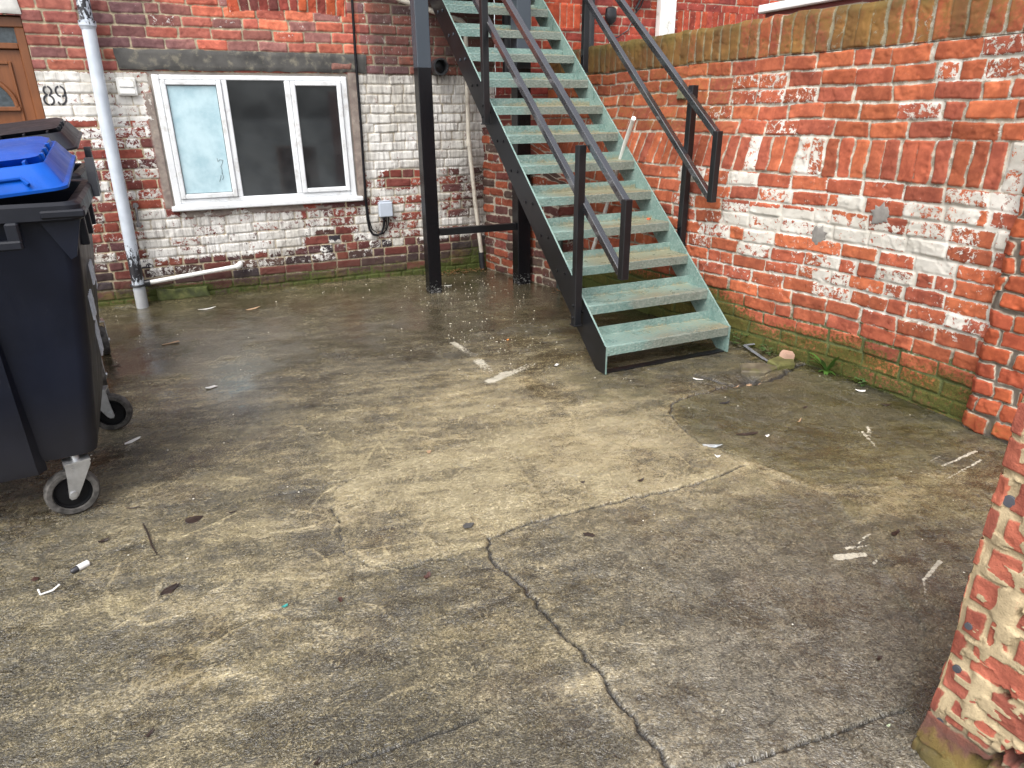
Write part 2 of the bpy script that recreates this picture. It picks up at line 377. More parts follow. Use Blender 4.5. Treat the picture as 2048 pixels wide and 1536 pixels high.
WY = np.array([.4, 1.9, 2.4, 2.8, 3.1, 3.45, 3.8, 4.2, 4.8, 5.6, 6.62]); WXB = np.array([3.52, 3.52, 3.525, 3.50, 3.455, 3.37, 3.31, 3.265, 3.25, 3.25, 3.25]); WXT = np.array([3.50, 3.52, 3.525, 3.51, 3.50, 3.47, 3.46, 3.46, 3.47, 3.47, 3.47])
def ground_fields(x, y):
    wx = x+.06*(fbm(x*3, y*3, 91)-.5); wy = y+.06*(fbm(x*3, y*3, 92)-.5)
    pale = poly_in(wx*.5+x*.5, wy*.5+y*.5, PALE).astype(float); slab = poly_in(x, y, SLAB).astype(float); corner = poly_in(x, y, CORNER).astype(float)
    slab0, corner0 = slab, corner
    slab = slab*(.25+.75*sstep(0, .45, np.minimum(pdist(x, y, crack1, .5), pdist(x, y, crack2, .5))+0*x)); corner = corner*(.25+.75*sstep(0, .14, pdist(x, y, crack3)))*sstep(1.55, 2.35, y+.3*(fbm(x*2, y*2, 95)-.5))
    cm = np.zeros_like(x)
    for P, wd in ((crack1, .007), (crack2, .004), (crack3, .006), (crack4, .014), (crack5, .005), (crack6, .003), (crack7, .003), (joint1, .005), (joint2, .004)):
        d = pdist(x, y, P); cm = np.maximum(cm, 1-sstep(wd*.5, wd*1.5, d))
    edge2 = 1-sstep(.0, .07, pdist(x, y, crack2)); edge1 = 1-sstep(.01, .09, pdist(x, y, crack1)); edge3 = 1-sstep(0, .09, pdist(x, y, crack3)); edge6 = 1-sstep(0, .06, pdist(x, y, crack6)); edge7 = 1-sstep(0, .06, pdist(x, y, crack7))
    fl = np.zeros_like(x)
    for P in fine: fl = np.maximum(fl, 1-sstep(.0015, .009, pdist(x, y, P)))
    fl = fl*(1-.8*slab0)*(1-corner0)
    big = fbm(x*1.1, y*1.1, 5, 4); med = fbm(x*4, y*4, 6, 4); sw = fbm(x*9+3*fbm(x*2, y*2, 31), y*16, 7, 4)
    far = sstep(3.6, 5.2, y)
    qx = x*math.cos(-.25)+y*math.sin(-.25); qy = -x*math.sin(-.25)+y*math.cos(-.25)
    stk = fbm(qx*2.2+.8*fbm(x*2.5, y*2.5, 33), qy*11+1.5*fbm(x*2.5, y*2.5, 34), 35, 5); stk2 = fbm(qx*7, qy*30+2*fbm(x*4, y*4, 36), 37, 4)
    calm = 1-.62*np.maximum(np.maximum(slab, corner), far)
    tone = .41+calm*(.55*(big-.5)+.45*(med-.5)+.45*(stk-.5)+.55*(stk2-.5)+.4*(sw-.5))
    tone -= .01*slab; tone += .26*pale*(.5+1.3*(med-.3))+.24*np.clip(1-np.abs(y-2.9)/1.2, 0, 1)*np.clip(1-np.abs(x-1.3)/1.2, 0, 1)-.06*far
    brk = .25+1.5*np.clip(fbm(x*7, y*7, 44)-.3, 0, 1)
    tone += brk*(.20*edge2*(y > 2.03)*(x > 1.2)+.12*edge2+.12*edge1+.30*edge3*(1-corner)+.08*edge6+.13*edge7+.50*fl)
    tone -= .02*slab+.04*corner
    tone -= .22*sstep(1.9, 1.2, 1.9-x*0+0*x)*0
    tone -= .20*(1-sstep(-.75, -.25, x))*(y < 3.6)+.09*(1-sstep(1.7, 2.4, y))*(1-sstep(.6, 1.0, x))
    grey = slab*.50*(.4+1.2*(med-.1))+.65*(1-sstep(.9, 1.7, y+.25*(big-.5)))*(.4+.6*sstep(-.3, .6, x))+.25*corner*edge3
    grey = np.maximum(grey, .6*np.exp(-(((x-.06)/.22)**2+((y-4.1)/.5)**2))*(.6+.8*med))  # grey share of the painted reflection in front of the window
    grey = np.maximum(grey, .35*far)
    olive = .14*(.3+1.4*big)+.70*corner*(.5+big)+.35*sstep(1.4, 2.6, x)*(1-slab)*(y < 5)*(.3+1.2*med)+.55*(1-sstep(0, .22, HY-y))*(x < 1.0)*(.4+med)+.5*slab*sstep(1.5, 2.0, x)*(med)
    olive = np.maximum(olive, .7*boxf(x, y, 1.9, 3.6, 2.9, 3.5, .15)*(.2+med))
    scf = np.zeros_like(x)
    for a, b, wd, k in SCUFFS:
        d = pdist(x, y, [a, b]); L = math.hypot(a[0]-b[0], a[1]-b[1])
        t = ((x-a[0])*(b[0]-a[0])+(y-a[1])*(b[1]-a[1]))/(L*L)
        scf = np.maximum(scf, k*(1-sstep(wd*.4, wd*1.25, d))*(1-.45*np.clip(t, 0, 1)))
    wet = .42+.45*far+.5*(big-.5)-.9*(med-.5)+.35*np.exp(-(((x-.06)/.3)**2+((y-4.1)/.6)**2))
    dx = x*math.cos(.5)+y*math.sin(.5); dy = -x*math.sin(.5)+y*math.cos(.5)
    rid = fbm(dx*26+2*fbm(x*5, y*5, 71), dy*60+2*fbm(x*5, y*5, 72), 61, 3)
    rid2 = fbm(x*70+3*vnoise(x*8, y*8, 77), y*45+3*vnoise(x*8, y*8, 78), 62, 3)
    rough_zone = .35+.65*(1-sstep(3.4, 4.8, y)); rough_zone = rough_zone*(1-.45*slab)*(1-.6*corner)*(1-.6*np.clip(wet, 0, 1))
    h = .012*(big-.5)+.004*(med-.5)+rough_zone*(.0060*(rid-.5)+.0055*(rid2-.5)+.004*(sw-.5))
    h += -.012*cm-.004*slab0-.006*corner0+.003*pale+.0025*fl
    # mortar fillet along the house, broken hole by the wall
    hole = np.exp(-(((x-2.98)/.10)**2+((y-2.93)/.055)**2)); h -= .05*hole
    h += .026*(1-sstep(.02, .13, HY-y))*(1-sstep(1.4, 2.3, x))
    cm = np.maximum(cm, sstep(.25, .8, hole))
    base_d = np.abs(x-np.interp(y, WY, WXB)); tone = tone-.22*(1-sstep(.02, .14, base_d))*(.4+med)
    ridge = np.clip(rough_zone*.75+.25*pale-.25*sstep(1.9, 2.5, x)+.2*(sw-.5), 0, 1)
    return h, dict(painted_sheen=np.exp(-(((x-.08-.15*(med-.5))/.17)**2+((y-4.1)/.55)**2))*np.clip(1.6*med, 0, 1), ridge=ridge, tone=tone, grey=np.clip(grey, 0, 1), olive=np.clip(olive, 0, 1), scuff=scf, crack=cm, wet=np.clip(wet, 0, 1))
def gz(x, y): return float(ground_fields(np.array([float(x)]), np.array([float(y)]))[0][0])
def ground_mat():
    t = NT('wet_concrete')
    P = t.pos()
    n1 = t.noise(38, 5, .62, .8); n2 = t.noise(130, 4, .65, .3); n3 = t.noise(9, 5, .6, .5); n4 = t.noise(330, 2, .6)
    rg = t.math('SUBTRACT', 1.0, t.math('ABSOLUTE', t.math('SUBTRACT', t.math('MULTIPLY', t.noise(1, 4, .55, 1.2, t.mapv(P, (26, 48, 1), (0, 0, .5))), 2.0), 1.0)))
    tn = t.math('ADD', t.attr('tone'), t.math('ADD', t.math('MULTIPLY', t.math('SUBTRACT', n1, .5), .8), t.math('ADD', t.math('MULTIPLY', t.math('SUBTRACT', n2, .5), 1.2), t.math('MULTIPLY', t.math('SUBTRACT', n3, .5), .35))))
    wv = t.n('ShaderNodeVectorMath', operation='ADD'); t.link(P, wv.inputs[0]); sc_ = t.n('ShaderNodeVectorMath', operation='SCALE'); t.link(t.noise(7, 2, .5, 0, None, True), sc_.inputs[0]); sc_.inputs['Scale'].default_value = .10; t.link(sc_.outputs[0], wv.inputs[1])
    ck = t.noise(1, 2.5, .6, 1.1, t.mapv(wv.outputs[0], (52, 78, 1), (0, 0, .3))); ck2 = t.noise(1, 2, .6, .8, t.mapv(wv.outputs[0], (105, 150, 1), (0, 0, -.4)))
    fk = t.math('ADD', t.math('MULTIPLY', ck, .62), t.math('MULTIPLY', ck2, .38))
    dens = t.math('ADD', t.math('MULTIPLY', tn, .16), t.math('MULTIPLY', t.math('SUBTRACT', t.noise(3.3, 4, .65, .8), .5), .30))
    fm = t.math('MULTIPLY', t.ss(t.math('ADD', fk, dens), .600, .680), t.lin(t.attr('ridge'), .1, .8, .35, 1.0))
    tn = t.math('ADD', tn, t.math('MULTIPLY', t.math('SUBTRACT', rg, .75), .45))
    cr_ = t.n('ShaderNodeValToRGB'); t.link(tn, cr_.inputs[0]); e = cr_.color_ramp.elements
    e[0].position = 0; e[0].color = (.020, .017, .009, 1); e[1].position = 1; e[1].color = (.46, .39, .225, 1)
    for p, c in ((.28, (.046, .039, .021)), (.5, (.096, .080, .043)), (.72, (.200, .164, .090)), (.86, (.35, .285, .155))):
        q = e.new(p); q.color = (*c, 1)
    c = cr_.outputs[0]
    r2 = t.math('SUBTRACT', 1.0, t.math('ABSOLUTE', t.math('SUBTRACT', t.math('MULTIPLY', t.noise(1, 3, .6, 2.2, t.mapv(P, (22, 40, 1), (0, 0, -.35))), 2.0), 1.0)))
    rm = t.math('MULTIPLY', t.ss(t.math('ADD', r2, t.math('MULTIPLY', t.math('SUBTRACT', n2, .5), .25)), .90, .985), t.ss(t.math('ADD', t.attr('ridge'), t.math('MULTIPLY', t.math('SUBTRACT', n3, .5), 1.2)), .25, .75))
    c = t.mix(t.math('MULTIPLY', rm, .55), c, (.44, .37, .21))  # wet sparkle along the ridges, painted as bright lines
    c = t.mix(t.math('MULTIPLY', fm, .85), c, t.mix(n4, (.30, .245, .135), (.54, .46, .29)))  # ochre flecks, with golden highlights on raised texture painted in
    sv = t.math('MULTIPLY', t.ss(t.noise(4.2, 5, .65, 1.2), .58, .70), t.math('MULTIPLY', t.ss(fk, .46, .56), t.attr('ridge')))
    c = t.mix(t.math('MULTIPLY', sv, .45), c, (.24, .235, .215))  # silvery sky reflection painted into the colour in patches
    gl = t.mix(t.ss(tn, .15, .9), (.050, .046, .036), (.30, .27, .21))
    c = t.mix(t.math('MULTIPLY', t.math('MULTIPLY', t.attr('grey'), t.ss(n3, .25, .6, .6, 1.0)), .75), c, gl)
    ol = t.ss(t.math('ADD', t.attr('olive'), t.math('MULTIPLY', t.math('SUBTRACT', n3, .5), .8)), .15, .8)
    c = t.mix(t.math('MULTIPLY', ol, .8), c, t.mix(t.ss(tn, .1, .9), (.030, .028, .010), (.125, .110, .042)))
    c = t.mix(t.math('MULTIPLY', t.attr('painted_sheen'), .36), c, (.20, .215, .215))  # pale reflection of window and white wall painted into the ground colour
    c = t.mix(t.math('MULTIPLY', t.ss(t.noise(2.3, 4, .6), .56, .72), .25), c, (.10, .06, .035))
    sc = t.ss(t.math('ADD', t.math('MULTIPLY', t.attr('scuff'), .8), t.math('MULTIPLY', t.math('SUBTRACT', t.noise(60, 6, .75), .5), 2.2)), .50, .80)
    c = t.mix(t.math('MULTIPLY', sc, .9), c, (.66, .62, .50))
    c = t.mix(t.math('MULTIPLY', t.ss(t.math('ADD', n4, t.math('MULTIPLY', t.attr('ridge'), .07)), .66, .74), .7), c, (.55, .51, .42))  # pale aggregate specks, denser on rough ground as painted wet glints
    c = t.mix(t.math('MULTIPLY', t.ss(t.noise(75, 2), .70, .76), .7), c, (.02, .016, .012))
    c = t.mix(t.attr('crack'), c, (.018, .016, .012))
    wm = t.ss(t.math('ADD', t.attr('wet'), t.math('MULTIPLY', t.math('SUBTRACT', t.noise(5, 5, .62, .7), .5), 1.3)), .30, .85)
    c = t.mix(t.math('MULTIPLY', wm, .42), c, t.mix(1.0, c, (.45, .42, .36), 'MULTIPLY'))
    rough = t.math('SUBTRACT', .40, t.math('MULTIPLY', t.ss(t.math('ADD', t.attr('wet'), t.math('MULTIPLY', t.math('SUBTRACT', n3, .5), .9)), .15, .80), .36))
    rough = t.math('ADD', rough, t.math('MULTIPLY', sc, .2))
    h = t.math('ADD', t.math('MULTIPLY', n1, .40), t.math('ADD', t.math('MULTIPLY', fk, 1.1), t.math('ADD', t.math('MULTIPLY', rg, .25), t.math('MULTIPLY', rm, .25))))
    h2 = t.math('MULTIPLY', h, t.ss(t.attr('wet'), .2, .95, 1.0, .07))
    return t.done(c, rough, t.bump(h2, 1.0, .018), spec=t.lin(t.attr('wet'), .1, 1.0, .75, 1.5))
M_ground = ground_mat()
def build_ground():
    xs = np.concatenate([[-300, -60, -15, -6, -3.5, -2.6, -2, -1.6, -1.3], np.arange(-1.1, 3.75, .0085), [3.9, 4.5, 6, 15, 60, 300]])
    ys = [-300, -60, -15, -6, -2, -.5, .2, .45]; y = .55
    while y < 6.75: ys.append(y); y += max(.0055, .0022*(y+.6))
    ys = np.array(ys+[7.2, 9, 15, 60, 300])
    X, Y = np.meshgrid(xs, ys); h, A = ground_fields(X.ravel(), Y.ravel())
    V = np.stack([X.ravel(), Y.ravel(), h], 1)
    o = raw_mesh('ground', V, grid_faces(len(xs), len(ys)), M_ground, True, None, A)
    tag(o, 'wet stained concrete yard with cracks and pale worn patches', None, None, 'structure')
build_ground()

# ------------------------------------------------------------------ the house (back wall)
M_house = brick_material('house_brick', (.48, .40, .27), (.25, .21, .15), streak=1.0, jp=.22)
M_house2 = brick_material('neighbour_brick', (.46, .38, .28), (.28, .23, .18))
WIN = (-.135, 1.46, .80, 1.868); DOOR = (-1.9, -.905, -.1, 2.235)
def house_rows(z1):
    rows = []; z = -.10; i = 0
    while z < z1:
        hd = i % 4 == 1 and z < 1.8
        rows.append((z, z+.082, .118 if hd else .236, 0 if hd else .14)); z += .082; i += 1
    return rows
class HouseBricks(Bricks): pass
HB = Bricks(house_rows(3.1), -2.8, 3.2, 11, joint=.011, out=.0035, warp=.005)
def arch_fn(S):  # lower edge of the soldier arch over the window
    return 2.318+.03*(1-((S-1.02)/.5)**2)
AB = Bricks([(0, .225, .079, 0), (.225, .45, .079, 0)], .3, 1.7, 12, joint=.008, warp=.003)
def house_eval(S, Z):
    h, sdf, bid = HB.relief(S, Z, .009, .0025)
    c = pal([(.21, .055, .040), (.25, .062, .044), (.17, .048, .040), (.28, .072, .046), (.14, .048, .044), (.23, .056, .042), (.20, .050, .040), (.12, .048, .048)], HB.r1, HB.r2)[bid]
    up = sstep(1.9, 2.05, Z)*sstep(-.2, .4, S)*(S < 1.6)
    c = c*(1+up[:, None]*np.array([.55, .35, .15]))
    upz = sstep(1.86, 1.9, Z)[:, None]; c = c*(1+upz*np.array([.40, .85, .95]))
    low = sstep(.72, .40, Z)
    c = np.where((low*HB.r3[bid] > .42)[:, None], c*np.array([.48, .86, 1.0]), c)
    c = c*(1-low[:, None]*np.array([.30, .12, .05]))
    # soldier arch
    af = arch_fn(S); m = (S > .535) & (S < 1.505) & (Z > af) & (Z < af+.235)
    if m.any():
        Sa = S[m]+(.045*(S[m]-1.02))*(af[m]+.1-Z[m])/.225
        ha, sa, ba = AB.relief(Sa, Z[m]-af[m]+.004, .009, .0025)
        h[m] = ha; sdf[m] = sa; c[m] = pal([(.42, .085, .035), (.36, .07, .035), (.24, .052, .04), (.46, .10, .04), (.15, .045, .04)], AB.r1, AB.r2)[ba]
    b = HB.r3[bid]
    paint = np.full(S.shape, -.3)
    def zone(x0, x1, z0, z1, v, s=.05):
        nonlocal paint
        f = boxf(S, Z, x0, x1, z0, z1, s); paint = np.maximum(paint, -.3+(v+.3)*f)
    zone(1.52, 2.9, 1.02, 1.875, .88, .02); zone(1.52, 2.9, .72, 1.05, .62, .05); zone(1.45, 2.3, .36, .75, .62, .08); zone(2.0, 2.9, .34, .75, .68, .06)
    zone(-.93, -.14, 1.50, 1.868, .78, .015); zone(-.8, -.14, .80, 1.52, .44, .05); zone(-.5, -.1, .30, .85, .52, .06)
    zone(-.42, .95, .34, .775, .74, .05); zone(.9, 1.56, .42, .775, .60, .06); zone(-.95, -.42, .30, .6, .40, .06); zone(.5, 1.9, .28, .48, .44, .05); zone(-.45, 2.2, .20, .36, .26, .05)
    zone(-1, 1.6, 1.9, 2.6, .10, .05); zone(-1.0, -.4, .5, .8, .33, .05)
    paint = paint+(b-.5)*np.where(paint > .7, .30, .46)
    paint -= .55*boxf(S, Z, 1.72, 2.12, .955, 1.04, .02)+.35*boxf(S, Z, 1.66, 2.14, .86, .98, .04)+.5*boxf(S, Z, 1.02, 1.35, .43, .53, .02)+.2*boxf(S, Z, 2.3, 2.5, .6, 1.05, .05)
    zone(1.58, 2.9, 1.875, 2.7, .22, .03)
    drip = boxf(S, Z, 1.6, 2.7, 1.0, 2.8, .08)*(.35+.65*sstep(1.75, 1.95, Z))
    soot_shade = .16*boxf(S, Z, -1, 3, -.1, 1.0, .3)+.66*boxf(S, Z, 1.66, 2.95, 1.86, 3.2, .10)+.28*boxf(S, Z, -.95, -.1, 1.86, 2.4, .2)+.34*sstep(.42, .05, Z)+.22*boxf(S, Z, 2.45, 2.95, .0, 1.2, .15)+.15*sstep(2.0, 2.9, S)+.16*boxf(S, Z, 1.5, 2.95, .9, 1.88, .05)+.15*(Z < 1.88)
    algae = .75*sstep(.34, .06, Z)*(.4+.9*fbm(S*3, Z*3, 66))+.25*boxf(S, Z, 2.3, 2.9, .1, .6, .15)
    moss = .30*sstep(.5, .2, Z)*fbm(S*3, Z*4, 68)+.72*sstep(.26, .02, Z)*(.3+1.1*fbm(S*4, Z*5, 67))+.55*boxf(S, Z, -.45, .05, .02, .13, .03)+.12*sstep(.6, .3, Z)+.3*boxf(S, Z, 2.5, 2.9, .1, .5, .1)
    # render band round the window and the blurred render under the sill
    band = np.maximum(boxf(S, Z, -.20, -.13, .80, 1.72, .012), boxf(S, Z, 1.455, 1.54, .78, 1.885, .012))
    band = np.maximum(band, boxf(S, Z, -.05, 1.2, .715, .80, .015)*(fbm(S*8, Z*20, 70) > .42))
    if band.any():
        k = band[:, None]; c = c*(1-k)+k*np.array([.26, .225, .20])*(.8+.4*fbm(S*10, Z*10, 71))[:, None]
        sdf = sdf*(1-band)+band*.02; h = h*(1-band)+band*(.004+.004*fbm(S*15, Z*15, 72)); paint = paint-band*.45
    return h, sdf, c, paint, algae, moss, soot_shade, drip
def cut_grid(S, Z, fn, openings, extra=None):
    nu, nv = len(S), len(Z); SS, ZZ = np.meshgrid(S, Z); F = grid_faces(nu, nv)
    sc = SS.ravel()[F].mean(1); zc = ZZ.ravel()[F].mean(1); keep = np.ones(len(F), bool)
    for (a, b, c, d) in openings: keep &= ~((sc > a) & (sc < b) & (zc > c) & (zc < d))
    return SS.ravel(), ZZ.ravel(), F[keep]
def snap(arr, vals):
    arr = arr.copy()
    for v in vals: arr[np.argmin(abs(arr-v))] = v
    return arr
house = thing('terraced_house', 'old brick house with flaking white paint, three-pane window and brown door', 'house', (0, HY, 0))
S = snap(np.concatenate([np.arange(-2.6, -1.2, .05), np.arange(-1.2, 2.90, .0075)]), (WIN[0], WIN[1], DOOR[1])); Z = snap(np.arange(-.06, 2.72, .0075), (WIN[2], WIN[3], DOOR[3]))
s_, z_, F = cut_grid(S, Z, None, [WIN, DOOR])
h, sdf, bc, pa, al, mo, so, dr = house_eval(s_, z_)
HAT = dict(sdf=sdf, bcol=bc, paint=pa, algae=al, moss=mo, soot_shade=so, drip=dr)
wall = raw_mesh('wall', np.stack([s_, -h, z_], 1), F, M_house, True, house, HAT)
M_plainbrick = NT('upper_brick')
def _ub():
    t = M_plainbrick; b = t.n('ShaderNodeTexBrick'); t.link(t.mapv(t.pos(), (1, 1, 1), (R(90), 0, 0)), b.inputs[0]); b.inputs['Scale'].default_value = 1
    b.inputs['Brick Width'].default_value = .236; b.inputs['Row Height'].default_value = .082; b.inputs['Mortar Size'].default_value = .006
    b.inputs['Color1'].default_value = (.24, .06, .04, 1); b.inputs['Color2'].default_value = (.16, .045, .04, 1); b.inputs['Mortar'].default_value = (.36, .3, .22, 1)
    return t.done(b.outputs[0], .8, t.bump(t.noise(60), .4, .005))
M_plainbrick = _ub()
MB().box((-7, -.0, 2.7), (2.9, .3, 5.8)).box((-7, .0, -.1), (-2.6, .3, 2.7)).build('upper_wall', M_plainbrick, house)
# window
M_upvc = simple('white_plastic', (.70, .72, .735), .32, .06, 6, .05, dirt=(.45, .44, .42), dscale=9)
M_seal = simple('dark_seal', (.04, .045, .05), .6)
def glass_mat(name, tint, refl=1.0):
    t = NT(name); g = t.n('ShaderNodeBsdfGlossy'); g.inputs['Roughness'].default_value = .05; g.inputs['Color'].default_value = (.9, .95, 1, 1)
    tr = t.n('ShaderNodeBsdfTransparent'); tr.inputs['Color'].default_value = (*tint, 1)
    fr = t.n('ShaderNodeFresnel'); fr.inputs['IOR'].default_value = 1.52
    f = t.math('MULTIPLY', fr.outputs[0], refl, True); m = t.n('ShaderNodeMixShader'); t.link(f, m.inputs[0]); t.link(tr.outputs[0], m.inputs[1]); t.link(g.outputs[0], m.inputs[2])
    df = t.n('ShaderNodeBsdfDiffuse'); t.link(t.mix(t.ss(t.noise(3.5, 5, .6), .35, .65), (.05, .055, .06), (.11, .12, .125)), df.inputs['Color']); m2 = t.n('ShaderNodeMixShader'); t.link(t.lin(t.sep(t.pos())[2], .85, 1.3, .42, .22), m2.inputs[0]); t.link(m.outputs[0], m2.inputs[1]); t.link(df.outputs[0], m2.inputs[2])
    t.t.links.new(m2.outputs[0], t.out.inputs[0]); return t.m
M_glass = glass_mat('window_glass', (.25, .28, .30), 1.6)
def frosted():
    t = NT('pale_film_pane'); n = t.noise(7, 5, .6); n2 = t.noise(40, 4, .7)
    c = t.mix(t.ss(n, .3, .7), (.34, .50, .56), (.48, .64, .69)); c = t.mix(t.math('MULTIPLY', t.ss(n2, .5, .8), .25), c, (.62, .74, .78))
    return t.done(c, .22, t.bump(n2, .04, .002), spec=.5)
M_film = frosted()
M_room = simple('dark_room', (.012, .014, .016), .9)
win = MB().box((-.118, -.012, .835), (-.064, .05, 1.85), bev=.006).box((1.39, -.012, .835), (1.443, .05, 1.85), bev=.006)
win.box((-.064, -.011, 1.812), (1.39, .049, 1.85), bev=.005).box((-.064, -.011, .835), (1.39, .049, .872), bev=.005)
win.box((.398, -.0125, .872), (.440, .048, 1.812), bev=.005).box((.903, -.0125, .872), (.951, .048, 1.812), bev=.005)
W = thing('window', None, None); W.parent = house
win.build('frame', M_upvc, W)
for (a, b) in ((-.064, .398), (.951, 1.39)):
    s = MB()
    s.box((a+.002, -.026, .874), (a+.042, .03, 1.81), bev=.006).box((b-.042, -.026, .874), (b-.002, .03, 1.81), bev=.006)
    s.box((a+.042, -.0255, 1.772), (b-.042, .0295, 1.81), bev=.006).box((a+.042, -.0255, .874), (b-.042, .0295, .914), bev=.006)
    s.build('sash', M_upvc, W)
MB().box((-.150, -.055, .778), (1.494, .02, .820), bev=.008).box((-.118, -.03, .820), (1.443, .03, .835), bev=.003).build('sill', M_upvc, W)
tag(MB().box((-.024, -.004, .912), (.358, .004, 1.774)).build('pane', M_film, W), 'pale blue pane covered with film')
MB().box((.438, .002, .870), (.905, .010, 1.814)).build('pane', M_glass, W)
MB().box((.990, -.004, .912), (1.352, .004, 1.774)).build('pane', M_glass, W)
for (a, b, c, d) in ((-.024, .358, .912, 1.774), (.990, 1.352, .912, 1.774)):
    sl = MB()
    for q in (((a, -.008, c), (b, -.0045, c+.006)), ((a, -.008, d-.006), (b, -.0045, d)), ((a, -.008, c+.006), (a+.006, -.0045, d-.006)), ((b-.006, -.008, c+.006), (b, -.0045, d-.006))): sl.box(*q)
    sl.build('seal', M_seal, W)
# torn mark on the film
ms = MB()
for q in ([(.272, 1.20), (.275, 1.17), (.292, 1.185), (.315, 1.18)], [(.318, 1.18), (.305, 1.15), (.292, 1.13), (.298, 1.10), (.292, 1.07)], [(.283, 1.06), (.275, 1.03), (.262, 1.005)], [(.295, 1.08), (.30, 1.04), (.288, 1.02)]):
    ms.tube([(x, -.0052, z) for x, z in q], .0016, 5)
ms.build('tear', M_seal, W)
room = MB(); room.add([(-.6, .06, .3), (2, .06, .3), (2, .06, 2.3), (-.6, .06, 2.3), (-.6, 2, .3), (2, 2, .3), (2, 2, 2.3), (-.6, 2, 2.3)], [(4, 5, 6, 7), (0, 1, 5, 4), (3, 7, 6, 2), (0, 4, 7, 3), (1, 2, 6, 5)]).build('room', M_room, house, fix=False)
M_stone = simple('soot_stone', (.062, .060, .056), .8, .5, 6, .5, 60, dirt=(.22, .20, .15), dscale=13)
M_render = simple('grey_render', (.27, .24, .21), .85, .2, 8, .5, 70)
rv = MB()
rv.box((WIN[0]-.02, .008, WIN[2]-.02), (WIN[0]+.02, .10, WIN[3]+.01)).box((WIN[1]-.02, .008, WIN[2]-.02), (WIN[1]+.02, .10, WIN[3]+.01)).box((WIN[0]+.02, .010, WIN[3]-.014), (WIN[1]-.02, .10, WIN[3]+.01)).box((WIN[0]+.02, .012, WIN[2]-.02), (WIN[1]-.02, .10, WIN[2]+.02))
rv.build('window_reveal', M_render, house)
def rough_block(name, lo, hi, mat, parent, amp=.006, res=.02, seed=3):
    """box front/bottom/top faces as an uneven grid"""
    x0, y0, z0 = lo; x1, y1, z1 = hi; nx = int((x1-x0)/res)+2; nz = int((z1-z0)/res)+2
    X, Z_ = np.meshgrid(np.linspace(x0, x1, nx), np.linspace(z0, z1, nz)); X = X.ravel(); Z_ = Z_.ravel()
    e = np.minimum(np.minimum(X-x0, x1-X), np.minimum(Z_-z0, z1-Z_)); k = sstep(0, .015, e)
    ed = 1-sstep(0, .001, e)
    Xo = X+ed*amp*1.4*(vnoise(X*12, Z_*12, seed)-.5)*2; Zo = Z_+ed*amp*1.2*(vnoise(X*15, Z_*15, seed+1)-.5)*2
    Yo = y0-amp*(fbm(X*9, Z_*9, seed+2)-.5)*2+(1-k)*.008
    b = MB(); b.add(np.stack([Xo, Yo, Zo], 1), [tuple(f) for f in grid_faces(nx, nz)])
    i0 = [0, nx-1, nx*nz-1, nx*(nz-1)]
    ringb = list(range(nx))+[nx*j+nx-1 for j in range(1, nz)]+[nx*(nz-1)+i for i in range(nx-2, -1, -1)]+[nx*j for j in range(nz-2, 0, -1)]
    base = len(b.v); pts = [b.v[i] for i in ringb]; b.v += [(p[0], y1, p[2]) for p in pts]
    n = len(ringb)
    for i in range(n): b.f.append((ringb[i], ringb[(i+1) % n], base+(i+1) % n, base+i)); b.mi.append(0)
    return b.build(name, mat, parent, True, angle=50)
rough_block('lintel', (-.343, -.014, 1.882), (1.635, .08, 2.032), M_stone, house)
rough_block('lintel_break', (1.32, -.0215, 1.905), (1.50, -.0, 1.955), simple('broken_brick', (.20, .09, .07), .85, .4, 30, .8), house, .006, .012, 9)
rough_block('moss_render', (-.40, -.030, .015), (.02, .03, .115), None or simple('mossy_render', (.07, .085, .025), .9, .5, 14, .7, 90, dirt=(.16, .15, .06), dscale=7), house, .010, .012, 5)
# door
def wood():
    t = NT('brown_door'); g = t.noise(1, 5, .6, .6, t.mapv(t.pos(), (45, 45, 4))); n = t.noise(5, 3)
    c = t.mix(g, (.115, .038, .012), (.24, .085, .028)); c = t.mix(t.math('MULTIPLY', t.ss(n, .4, .7), .3), c, (.28, .10, .035))
    return t.done(c, .38, t.bump(g, .06, .002), spec=.45)
M_wood = wood(); M_dglass = simple('door_glass', (.05, .065, .075), .12, .3, 30, .2)
D = thing('door', None, None); D.parent = house
MB().box((-1.90, .05, 2.16), (-.91, .15, 2.232), bev=.006).box((-.975, .052, -.02), (-.91, .15, 2.16), bev=.006).box((-1.9, .052, -.02), (-1.84, .15, 2.16), bev=.006).box((-1.84, .055, 2.075-.06), (-.975, .14, 2.055), bev=.005).build('frame', M_wood, D)
MB().box((-1.84, .085, 2.055), (-.975, .10, 2.16)).build('toplight', M_dglass, D)
leaf = MB().box((-1.838, .085, .0), (-.977, .13, 2.012), bev=.004)
leaf.box((-1.07, .071, .1), (-1.05, .086, 1.93), bev=.004).box((-1.76, .071, .1), (-1.74, .086, 1.93), bev=.004).box((-1.74, .0715, 1.91), (-1.07, .086, 1.93), bev=.004).box((-1.74, .0715, 1.30), (-1.07, .086, 1.32), bev=.004)
leaf.build('leaf', M_wood, D)
fan = MB(); arc = [(-1.38+.30*math.cos(R(a)), .066, 1.615+.24*math.sin(R(a))) for a in range(0, 181, 9)]
fan.tube(arc, .016, 8).bar((-1.70, .068, 1.60), (-1.06, .068, 1.60), .03, .03); fan.build('fanlight_frame', M_wood, D)
MB().prism([(-1.38+.285*math.cos(R(a)), 1.615+.225*math.sin(R(a))) for a in range(0, 181, 9)], 'y', .07, .082).build('fanlight', M_dglass, D)
MB().box((-1.9, .15, -.1), (-.88, .3, 2.3)).build('door_lining', M_room, house)
